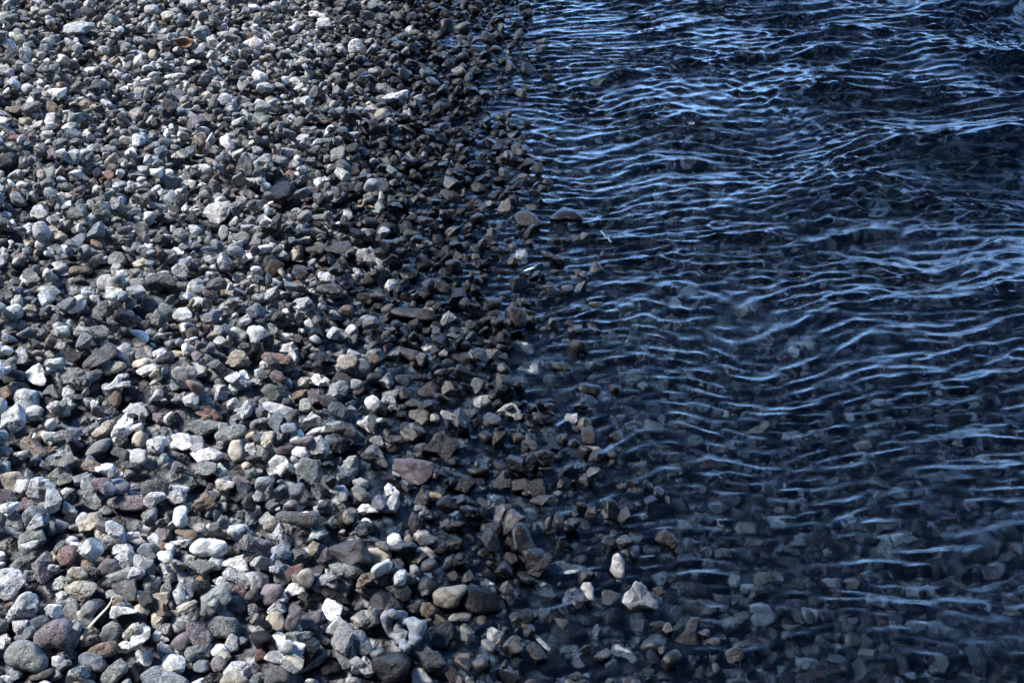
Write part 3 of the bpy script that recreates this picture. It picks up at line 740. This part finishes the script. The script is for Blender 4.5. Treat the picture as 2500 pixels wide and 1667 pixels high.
Opr|160,70 162,65 168,65 169,69 166,76 160,74|shiny orange round pebble
Lsa|37,79 44,72 50,65 58,68 65,74 57,77 45,82|large white slab with a bluish front
Wsa|44,86 52,80 64,77 69,80 66,83 56,87|narrow white stone below the large white slab
Bpa|11,75 15,66 20,65 26,69 25,75 22,84 17,80|slate blue wedge left of the large white slab
Bpr|24,78 27,75 34,75 37,80 34,84 26,84|small round blue grey pebble beneath the large white slab
Ppr|28,92 36,90 45,87 51,86 53,89 47,97 38,95|smooth mauve boomerang shaped pebble
Tsa|4,89 7,83 14,82 18,85 16,92 10,98 4,95|square greenish buff block
Npa|5,98 9,94 14,95 17,101 13,108 6,106|smooth grey green block below the greenish buff block
Wsr|31,99 36,96 45,97 48,102 44,107 33,104|rough cream white pebble
Ppr|18,99 22,96 32,95 41,95 35,98 30,103 20,104|pink lilac flat pebble
Lsa|48,96 53,89 59,86 65,93 66,100 58,103 50,104|pale block with a shadowed side right of the cream white pebble
Wsa|9,117 13,110 18,104 25,106 33,114 35,121 26,124 13,123|large white granite block
Npa|36,115 42,107 55,109 60,113 60,120 61,124 54,133 46,128 37,121|large black and green split rock
Ksa|70,84 77,86 86,91 86,98 79,102 71,99 68,92|black rock with white flecks
Psa|72,76 80,73 88,76 93,82 90,87 83,87 74,82|dark maroon rounded block
Nsa|97,104 103,97 108,94 114,100 122,112 119,115 110,113 100,109|black green sharp wedge with grey flecks
Nva|78,114 84,106 91,105 94,113 94,122 87,126 80,122|dark green upright block
Lvr|65,138 72,133 80,132 85,138 84,145 78,147 75,141 70,137|pale curled stone like a snail shell
Wva|117,134 121,130 124,132 132,138 131,145 125,149 119,139|bright white claw shaped stone
Lpa|117,155 121,145 127,139 131,140 132,150 128,157|pale grey curved flake under the white claw
Wva|93,154 97,149 103,149 109,153 113,157 92,157|pale mint white stone left of the curved flake
Ppa|125,117 128,108 140,107 151,109 161,112 161,122 152,130 138,126|large matt purple black slab
Nsa|154,99 165,86 170,85 185,90 186,96 180,102 178,109 166,106|large dark grey granite slab in the wet band
Ksa|130,85 136,76 148,74 155,82 155,88 146,92 136,92|large dark brown coarse boulder in the wet band
Lva|169,65 172,63 183,67 193,74 192,77 182,75 173,71|long blue white flat stone in the wet band
Nsa|203,98 206,93 220,97 229,101 228,107 219,106 208,101|long blue black ribbed rock at the water edge
Wvr|194,138 200,132 207,132 211,136 206,140 197,140|smooth pure white pebble with a brown spot
Tsa|170,43 174,36 179,37 184,45 180,49 172,50|buff five sided stone in the damp band
Lva|196,59 200,50 212,49 218,54 214,60 205,64 198,63|pale blue streaked rock at the water edge
Wva|221,64 228,58 235,56 235,69 228,66|bright white stone on the edge of the water
Dsr|148,46 156,38 163,36 169,42 168,50 160,52 150,50|dark brown wet boulder above the khaki granite block
Bvr|136,56 141,51 148,53 156,58 163,65 158,66 148,60 138,60|blue lilac rippled stone in the damp band
Lva|88,127 96,125 103,128 103,134 98,136 90,131|pale blocky stone above the dark striped block
Nvr|87,135 92,132 100,136 107,143 105,146 97,147 90,141|dark striped block with a pale right edge
Tsa|145,148 148,140 152,135 156,138 160,147 153,151|dark brown coarse cone
Lsr|144,155 147,147 153,146 158,150 159,157 146,157|round speckled white and grey stone by the dark cone
Nsa|179,127 188,121 198,124 203,130 193,138 183,134|dark grey gritty dome in the wet band
Tva|143,105 148,101 153,99 156,105 160,109 152,109|striped golden brown stone
Nva|117,88 124,86 133,86 139,92 132,95 123,97|blue green stone with pale scratches
Lsa|104,90 109,86 115,87 122,94 119,97 110,95|pinkish white stone left of the scratched blue green one
Nsa|211,134 218,127 228,125 235,126 235,133 224,135 215,138|flat dark green dome at the water edge
@1250,834
Wsr|1,4 6,0 14,1 20,8 22,14 18,16 9,12 3,10|bright white lumpy stone on the waterline
Lva|4,28 10,23 22,19 27,21 28,29 22,33 14,32|pale ribbed block on the waterline
Nsr|38,23 41,19 49,20 54,25 51,27 43,26|smooth dark brown oval pebble lapped by water
Tsr|14,51 18,45 28,44 36,45 36,52 29,55 17,54|flat khaki oval stone on the waterline
Ksr|59,43 63,38 72,39 81,41 82,46 78,50 68,48|brown black oval stone standing in the shallows
Ksa|56,59 63,53 71,49 75,51 79,56 76,60 66,62|black folded rock standing in the shallows
Wva|0,56 4,58 8,65 8,70 4,75 0,68|brilliant white shard on the waterline
Lva|49,73 50,66 55,67 59,66 59,73 54,75|small pale cube in the shallow water
Osr|0,128 12,125 18,129 24,136 22,141 12,142 7,137 0,137|smooth brown flat stone at the water edge
Nsr|9,92 15,88 22,92 25,97 22,101 14,97|grey marbled egg stone awash
Lsa|27,84 33,78 40,81 41,86 35,88|small grey grooved stone awash
Ksa|9,70 13,66 18,68 21,74 16,75|black speckled pyramid beside the white shard
Nva|15,146 25,141 37,141 43,146 38,151 20,148|dark wavy rock washed by water near the brown flat stone
@0,417
Osr|64,92 66,88 79,86 84,90 85,94 78,96 66,95|rust brown brick shaped pebble
Wsr|55,93 58,90 64,91 64,96 57,97|white pebble left of the rust brown brick
Tsa|16,126 24,122 31,124 33,128 30,130 19,129|orange ochre flat stone near the left edge
Wpr|167,141 171,139 177,141 180,145 177,148 169,148|very smooth pure white oval pebble
Wpr|118,149 122,146 130,147 136,151 137,157 131,157 124,150|white smooth curved pebble over a grey one
Tpa|46,58 47,54 53,55 60,60 58,64 47,64|creamy yellow block left of centre
Lva|27,38 31,31 37,31 44,38 45,45 40,47 29,44|pale creased pentagon stone
Lsr|159,133 163,126 170,125 177,131 177,136 170,139 161,136|round pale mottled stone above the pure white oval
Dsa|135,101 140,94 150,93 158,97 164,106 155,107 146,111 136,106|large dark brown arched rock
Tva|75,81 81,77 92,76 95,79 93,85 86,90 78,86|grey brown striped dome stone
Nsa|21,101 21,92 25,89 33,94 39,100 34,105 26,109|large grey green leaning slab on the left
Nsr|98,79 105,74 112,75 117,81 117,86 110,87 101,86|coarse khaki ball stone
Wsa|153,77 160,70 166,71 168,76 160,79|white triangular chip in the middle left
Lsa|187,39 191,31 201,27 210,28 213,33 211,42 205,49 196,48 191,42|layered cream and blue stone cluster block
@625,417
Tsa|46,71 55,69 70,66 83,64 87,69 83,76 65,77 54,79|long pale pinkish grey log shaped stone
Lsa|90,76 94,72 103,71 109,75 111,84 104,86 95,84|white topped dome stone
Wva|146,86 152,83 160,86 160,91 153,96 149,92|bright white stone with black cracks near the waterline
Wva|119,107 121,100 127,99 130,103 127,108 123,111|white stone with a black star mark
Tpr|76,102 79,96 85,95 91,101 92,105 85,107 78,106|smooth mustard round pebble
Tvr|96,101 100,94 106,92 111,96 110,102 103,106 97,105|brown pebble with an orange notch
Dvr|52,109 58,105 69,103 78,106 81,113 73,114 62,114|long dark mauve arched stone
Tsa|93,113 100,112 109,112 113,119 106,124 98,122 93,117|yellow ochre knobbly stone
Nvr|118,128 129,126 145,126 158,127 165,131 166,138 155,138 142,136 128,134|very long dark green glossy boulder
Kvr|129,93 134,88 143,87 149,93 147,99 138,101 130,99|black smooth boulder left of the white black cracked stone
Osr|12,19 19,10 26,8 33,13 32,24 24,29 15,26|big dark rock with an ochre spotted base
Lva|168,140 172,131 177,128 184,135 178,142 171,144|blue green ribbed pyramid near the waterline
@1100,417
Wva|50,86 56,80 61,74 69,72 71,76 70,87 62,88 53,88|bright white rock standing in the shallows
Osr|58,41 64,37 70,36 77,40 83,49 80,53 70,53 62,50|large orange brown rock washed by the shallows
Kpr|88,45 94,41 104,32 112,35 118,40 122,44 117,47 100,48|large dark peaked rock awash in the shallows
Psr|82,75 84,73 92,76 103,81 107,84 96,83 87,79|long dark rock with a rounded nose awash
Tsr|20,14 24,9 30,13 33,19 28,21 22,20|ochre egg shaped rock at the upper waterline
@0,0
Lsa|58,26 62,22 72,18 85,20 87,25 82,28 80,33 68,35 62,33|largest pale slab in the far field
Wsa|151,71 159,66 170,67 167,71 160,75|bright white kite shaped stone in the far field
Wsa|77,65 82,61 91,62 93,64 89,69 80,68|white flat topped stone in the far field
Tpr|173,57 177,54 183,55 185,59 182,61 176,60|cream yellow egg pebble in the far field
Osr|2,101 8,98 18,96 22,101 20,107 11,104|rose brown flat stone at the far left
Rsa|7,127 14,124 21,123 26,127 23,129 10,129|brick red stone at the far left
Ksr|0,145 3,140 9,139 14,143 16,152 11,156 0,157|large black boulder on the left edge
@625,0
Wsa|116,92 124,86 135,81 139,82 138,88 129,93 121,95|long white log stone in the far field
Lsa|109,83 111,77 119,76 125,82 122,87 115,88|round buff stone left of the far white log
Wpa|49,13 52,10 60,10 64,14 62,17 52,17|bright white stone in the far field near the top
Osa|50,108 54,106 60,106 66,112 62,114 52,111|flat rust and olive stone in the far field
'''
Hbed = H.copy()
MASK = np.zeros((420, 630), bool)     # a quarter-size view of where the singled-out stones show
mu, mv = np.meshgrid((np.arange(630) + .5) * 4 - 10, (np.arange(420) + .5) * 4 - 6)
def in_poly(px, py, P):
    ins = np.zeros(px.shape, bool)
    for i in range(len(P)):
        (x1, y1), (x2, y2) = P[i], P[(i + 1) % len(P)]
        if y1 == y2: continue
        c = (y1 > py) != (y2 > py)
        ins ^= c & (px < (x2 - x1) * (py - y1) / (y2 - y1) + x1)
    return ins

def radial(P, th, worn):
    """distance from the centre to the outline at each angle"""
    dx, dy = np.cos(th), np.sin(th); best = np.zeros(len(th))
    for i in range(len(P)):
        a, b = P[i], P[(i + 1) % len(P)]; e = b - a
        den = dx * e[1] - dy * e[0]; den = np.where(np.abs(den) < 1e-12, 1e-12, den)
        t = (a[0] * e[1] - a[1] * e[0]) / den; s = (a[0] * dy - a[1] * dx) / den
        best = np.where((t > 0) & (s >= -1e-6) & (s <= 1 + 1e-6), np.maximum(best, t), best)
    best = np.clip(best, 0, np.hypot(P[:, 0], P[:, 1]).max() * 1.02)
    k = np.array([1, 2, 3, 2, 1.]) if not worn else np.hanning(19)[1:-1]
    k /= k.sum(); h = len(k) // 2; e = np.concatenate([best[-h:], best, best[:h]])
    return np.convolve(e, k, 'valid')

GROUP = {'r': 'rounded pebbles lying on the beach', 'a': 'angular stones lying on the beach'}
ox = oy = 0; idx = 0
for line in STONES.strip().splitlines():
    line = line.strip()
    if not line: continue
    if line.startswith('@'): ox, oy = map(int, line[1:].split(',')); continue
    code, pts, label = line.split('|'); code = code if len(code) == 3 else code[0] + 's' + code[-1] if code[-1] in 'ra' else code
    r = np.random.default_rng(5000 + idx); idx += 1
    P = np.array([[float(q) for q in s.split(',')] for s in pts.split()]) * 2.66 * (1 if True else 0)
    P = P * 1.0 + (ox, oy)
    # centre of area
    x, y = P[:, 0], P[:, 1]; xn, yn = np.roll(x, -1), np.roll(y, -1); cr = x * yn - xn * y; A2 = cr.sum()
    c = np.array([((x + xn) * cr).sum(), ((y + yn) * cr).sum()]) / (3 * A2)
    MASK |= in_poly(mu, mv, P)
    ray = RIGHT * (c[0] - 1250) / FPX + UP * (833.5 - c[1]) / FPX + FWD
    wpx, hpx = np.ptp(x), np.ptp(y); size = math.sqrt(wpx * hpx)
    dep = math.asin(-ray[2] / np.linalg.norm(ray))
    t = CAM_H / -ray[2]
    half = .5 * size / FPX * t
    depth = half * r.uniform(.8, .98); shear = .42 / math.tan(dep)
    # height of the centre above the bed under it
    for _ in range(4):
        p = CAMP + ray * t; i = int((p[0] - HX0) / CELL); j = int((p[1] - HY0) / CELL)
        kk = max(2, int(half / CELL)); pt = Hbed[max(0, j - kk):j + kk, max(0, i - kk):i + kk]
        base = pt.mean() if pt.size else float(TER(p[0], p[1])) + .02
        if p[0] > shore(p[1]) + .02: base = max(base, WATER_Z - .25 * half)   # the rocks that stand clear of the water
        t = (CAM_H - (base + half * .52)) / -ray[2]
    cen = CAMP + ray * t; sc = t / FPX
    lev = 4 if size > 34 else 3
    ang = 0 if code[2] == 'r' else 1
    d = ICO[lev][0]; rad = body(d, r, ang); b = d * rad[:, None]
    th = np.arctan2(b[:, 1], b[:, 0]); s = np.hypot(b[:, 0], b[:, 1])
    nb = 72; bi = ((th + math.pi) / (2 * math.pi) * nb).astype(int) % nb
    sil = np.zeros(nb); np.maximum.at(sil, bi, s)
    sil = np.maximum(sil, .3); e = np.concatenate([sil[-3:], sil, sil[:3]]); sil = np.convolve(e, np.ones(7) / 7, 'valid')
    Q = (P - c) * (1, -1); tt = -math.pi + (np.arange(180) + .5) * 2 * math.pi / 180
    Rr = radial(Q, tt, not ang)
    tp = np.append(tt, tt[0] + 2 * math.pi); Rp = np.append(Rr, Rr[0]); ts = -math.pi + (np.arange(nb + 1) + .5) * 2 * math.pi / nb; spp = np.append(sil, sil[0])
    th2 = np.where(th < tt[0], th + 2 * math.pi, th); th3 = np.where(th < ts[0], th + 2 * math.pi, th)
    f = np.interp(th2, tp, Rp) * sc / np.interp(th3, ts, spp) * 1.05
    X, Y = b[:, 0] * f, b[:, 1] * f; Z = b[:, 2] * depth
    # camera-aligned axes, leaned back so that the stone lies on the beach
    L = X[:, None] * RIGHT + Y[:, None] * UP + (Y * shear - Z)[:, None] * FWD
    if ang: pass
    W_ = L + cen
    ii = np.clip(((W_[:, 0] - HX0) / CELL).astype(int), 0, nxh - 1); jj = np.clip(((W_[:, 1] - HY0) / CELL).astype(int), 0, nyh - 1)
    np.maximum.at(H, (jj, ii), W_[:, 2])
    org = np.array([cen[0], cen[1], W_[:, 2].min()])
    col, spk, ve = look(r, 0, code[0], code[1])
    col = np.array(PAL[code[0]]) * r.uniform(.9, 1.1)
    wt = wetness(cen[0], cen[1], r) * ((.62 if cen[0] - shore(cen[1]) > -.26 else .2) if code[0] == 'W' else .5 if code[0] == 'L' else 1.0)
    if code[0] in 'KD': spk *= .4 if code[0] == 'K' else .65
    band = .8 if label.find('band') >= 0 or label.find('striped') >= 0 or 'patterned' in label or 'layered' in label else 0
    n = len(L)
    me = new_mesh('pebble' if not ang else 'rock', W_ - org, ICO[lev][1], M_STONE, not ang if size < 60 else True if not ang else False,
                  dict(tc=('FLOAT_VECTOR', L + r.uniform(-40, 40, 3)), col=('FLOAT_COLOR', np.tile(np.append(col, 1), (n, 1))), prm=('FLOAT_COLOR', np.tile((spk, ve, wt, band), (n, 1)))))
    o = link('pebble' if not ang else 'rock', me, label=label, category='pebble' if not ang else 'rock', group=GROUP[code[2]])
    o.location = org
print('stones', idx, round(time.time() - T0, 1))

ROOT = [(625 + a * 2.66, 1250 + b * 2.66) for a, b in ((115, 92), (124, 88), (138, 92), (141, 99), (152, 103), (154, 110), (144, 128), (136, 129), (117, 108))]
MASK |= in_poly(mu, mv, ROOT)
# ---- layer 2: the other stones of the surface, too many to count
def acc(x, y, z, s):
    zz = z if z is not None else float(TER(x, y)) + .04
    u, v, dz = project(np.array([x, y, zz]))
    k = s * FPX / dz * 1.2
    if z is not None and z > float(TER(x, y)) + BED + .030: return False
    for a, b in ((0, 0), (k, 0), (-k, 0), (0, k * .8), (0, -k * .8), (k * .7, k * .5), (-k * .7, k * .5), (k * .7, -k * .5), (-k * .7, -k * .5)):
        i = int((u + a + 10) / 4); j = int((v + b + 6) / 4)
        if 0 <= i < 630 and 0 <= j < 420 and MASK[j, i]: return False
    return True
def lev(x, y, s): return 3 if (s > .011 and y < 3.2 and inframe(x, y, 60)) else 2
n2 = field(11500, .019, .043, 10, acc, lev, 22, sink=.10, flat=.4)
n3 = field(10500, .011, .026, 7, acc, lambda x, y, s: 2, 23, sink=.2, flat=.6)
print('top', n2, n3, round(time.time() - T0, 1))
me = new_mesh('pebble_bed', np.concatenate(CO), np.concatenate(FC), M_STONE, np.concatenate(SMO),
              dict(tc=('FLOAT_VECTOR', np.concatenate(TC)), col=('FLOAT_COLOR', np.concatenate(COL)), prm=('FLOAT_COLOR', np.concatenate(PRM))))
link('pebble_bed', me, kind='stuff', label='countless small grey pebbles filling the beach and the bottom of the shallows', category='pebbles')
print('bed mesh', nvert, round(time.time() - T0, 1))

# ------------------------------------------------------------------ small litter on the stones
def surf_point(u, v, lift=0.0):
    ray = RIGHT * (u - 1250) / FPX + UP * (833.5 - v) / FPX + FWD; t = CAM_H * .8 / -ray[2]
    for _ in range(400):
        p = CAMP + ray * t; i = int((p[0] - HX0) / CELL); j = int((p[1] - HY0) / CELL)
        if 0 <= i < nxh and 0 <= j < nyh and p[2] < H[j, i] + lift: break
        t += .003
    return CAMP + ray * t
def tube(pts, rads, flat=1.0, n=8, sub=6):
    P = np.array(pts); R_ = np.array(rads); k = np.arange(len(P)); q = np.linspace(0, len(P) - 1, (len(P) - 1) * sub + 1)
    # smooth path by two averaging passes
    C = np.stack([np.interp(q, k, P[:, a]) for a in range(3)], 1); rr = np.interp(q, k, R_)
    for _ in range(3): C[1:-1] = (C[:-2] + 2 * C[1:-1] + C[2:]) / 4
    T = np.gradient(C, axis=0); T /= np.linalg.norm(T, axis=1)[:, None]
    A = np.cross(T, (0, 0, 1.)); A /= np.linalg.norm(A, axis=1)[:, None]; B = np.cross(A, T)
    a = np.arange(n) / n * 2 * math.pi
    V = C[:, None] + rr[:, None, None] * (np.cos(a)[None, :, None] * A[:, None] + flat * np.sin(a)[None, :, None] * B[:, None])
    m = len(C); V = V.reshape(-1, 3); F = []
    for i in range(m - 1):
        for j in range(n):
            F.append((i * n + j, i * n + (j + 1) % n, (i + 1) * n + (j + 1) % n, (i + 1) * n + j))
    V = np.concatenate([V, C[:1], C[-1:]])
    for j in range(n):
        F.append((n * m, (j + 1) % n, j, j)); F.append((n * m + 1, (m - 1) * n + j, (m - 1) * n + (j + 1) % n, (m - 1) * n + (j + 1) % n))
    return V, F
def litter(name, pix, rads, mat, label, cat, flat=1.0, lift=.004, ends=None):
    pts = [surf_point(u, v, lift) for u, v in pix]
    if ends:      # straight stalks: lift the middle onto the line between its two ends
        a, b = pts[0], pts[-1]
        for i in range(1, len(pts) - 1):
            f = i / (len(pts) - 1); u, v = pix[i]; ray = RIGHT * (u - 1250) / FPX + UP * (833.5 - v) / FPX + FWD
            ta = (a - CAMP) @ FWD; tb = (b - CAMP) @ FWD; pts[i] = CAMP + ray * (ta + (tb - ta) * f)
    V, F = tube(pts, rads, flat); org = V.mean(0); org[2] = V[:, 2].min()
    me = bpy.data.meshes.new(name); me.from_pydata([tuple(q) for q in V - org], [], [f if f[2] != f[3] else f[:3] for f in F])
    for p in me.polygons: p.use_smooth = True
    me.materials.append(mat); o = link(name, me, label=label, category=cat); o.location = org; return o
straw = plain('straw', (.42, .38, .28)); pale = plain('pale_straw', (.6, .6, .56), .35); twigm = plain('twig_bark', (.30, .22, .13)); orange = plain('dried_stalk', (.30, .19, .10)); leafm = plain('dead_leaf', (.16, .08, .04))
def tp(o, l): return [(o[0] + a * 2.66, o[1] + b * 2.66) for a, b in l]
litter('grass_blade', tp((0, 1250), [(74, 117), (81, 106), (90, 96), (98, 88), (102, 82), (103, 77)]), [.0027, .0026, .0023, .0018, .0012, .0006], straw,
       'dry pale grass blade curving up over pebbles in the lower left', 'grass blade', .35, .016, True)
litter('straw_stalk', tp((625, 417), [(8, 42), (14, 46), (19, 49)]), [.003, .0026, .002], straw, 'short dry straw stalk lying against a pale grey stone left of centre', 'straw', .6, .004, True)
litter('reed', tp((1100, 417), [(68, 92), (73, 90), (79, 88)]), [.0025, .0045, .0025], pale, 'thin white sliver of reed floating at the waterline beside the bright white rock', 'reed', .35, .006, True)
litter('reed', tp((1100, 417), [(138, 56), (142, 61), (147, 66)]), [.0025, .0025, .0015], pale, 'thin pale reed stem slanting out of the shallow water', 'reed', .6, .012, True)
litter('twig', tp((0, 0), [(103, 58), (106, 56), (109, 53)]), [.004, .0045, .003], twigm, 'small brown twig stub among pebbles in the far left field', 'twig', .9, .004, True)
r_ = litter('dried_stalk', tp((625, 417), [(93, 33), (97, 33), (99, 30), (99, 26)]), [.0035, .004, .003, .0015], orange, 'small orange dried stalk with forked tips on a mottled stone', 'dried stalk', .8, .006)
for pr_ in ([(99, 33), (104, 32), (108, 34)], [(97, 33), (100, 30), (101, 27)]):
    b_ = litter('fork', tp((625, 417), pr_), [.0035, .003, .0014], orange, '', '', .8, .006)
    del b_['label'], b_['category']; b_.parent = r_; b_.location = b_.location - r_.location
wood = plain('bleached_wood', (.13, .138, .15), .7, .25, .5, 90)
def root():
    V, F = [], []
    for path, rad in (([(121, 92), (118, 97), (119, 104), (125, 110), (131, 114), (135, 121), (138, 127)], [.007, .0075, .0075, .007, .0075, .007, .005]),
                      ([(120, 93), (126, 93), (133, 95), (133, 101), (130, 105), (135, 114), (139, 125)], [.006, .010, .011, .008, .006, .0065, .005]),
                      ([(137, 100), (144, 102), (149, 107), (147, 114), (142, 122)], [.006, .010, .012, .010, .005])):
        v, f = tube([surf_point(u, w_, .012) for u, w_ in tp((625, 1250), path)], rad, .8, 14, 8)
        n0 = sum(map(len, V)); V.append(v); F += [tuple(q + n0 for q in (g if g[2] != g[3] else g[:3])) for g in f]
    V = np.concatenate(V); V = V + .0016 * snoise(V, np.random.default_rng(3), 190)[:, None] * np.array([1, .5, 1])
    org = V.mean(0); org[2] = V[:, 2].min()
    me = bpy.data.meshes.new('driftwood'); me.from_pydata([tuple(q) for q in V - org], [], F); me.materials.append(wood)
    for q in me.polygons: q.use_smooth = True
    o = link('driftwood', me, label='pale blue grey knotted driftwood root wedged among dark stones near the bottom', category='driftwood'); o.location = org
root()
def leaf():
    p = surf_point(455, 116, .01); n = 9; V = []; F = []
    for side in (0, 1):
        for i in range(n):
            for j in range(n):
                a, b = i / (n - 1) * 2 - 1, j / (n - 1) * 2 - 1
                wdt = (1 - a * a) ** .5 if abs(a) < 1 else .02
                V.append((a * .026, b * .014 * max(wdt, .05), .012 * b * b + .007 * a * a + .0012 * math.sin(9 * b + 4 * a) - side * .0007))
        o = side * n * n
        for i in range(n - 1):
            for j in range(n - 1):
                q = (o + i * n + j, o + (i + 1) * n + j, o + (i + 1) * n + j + 1, o + i * n + j + 1); F.append(q if side == 0 else q[::-1])
    ring = [i * n for i in range(n)] + [(n - 1) * n + j for j in range(1, n)] + [i * n + n - 1 for i in range(n - 2, -1, -1)] + list(range(n - 2, 0, -1))
    for a, b in zip(ring, ring[1:] + ring[:1]): F.append((b, a, a + n * n, b + n * n))
    me = bpy.data.meshes.new('dead_leaf'); me.from_pydata(V, [], F); me.materials.append(leafm)
    for q in me.polygons: q.use_smooth = True
    o = link('dead_leaf', me, label='small curled brown dead leaf on the pebbles in the far left field', category='leaf'); o.location = p + np.array((0, 0, .006)); o.rotation_euler = (R(35), 0, R(-8))
leaf()
print('done', round(time.time() - T0, 1))
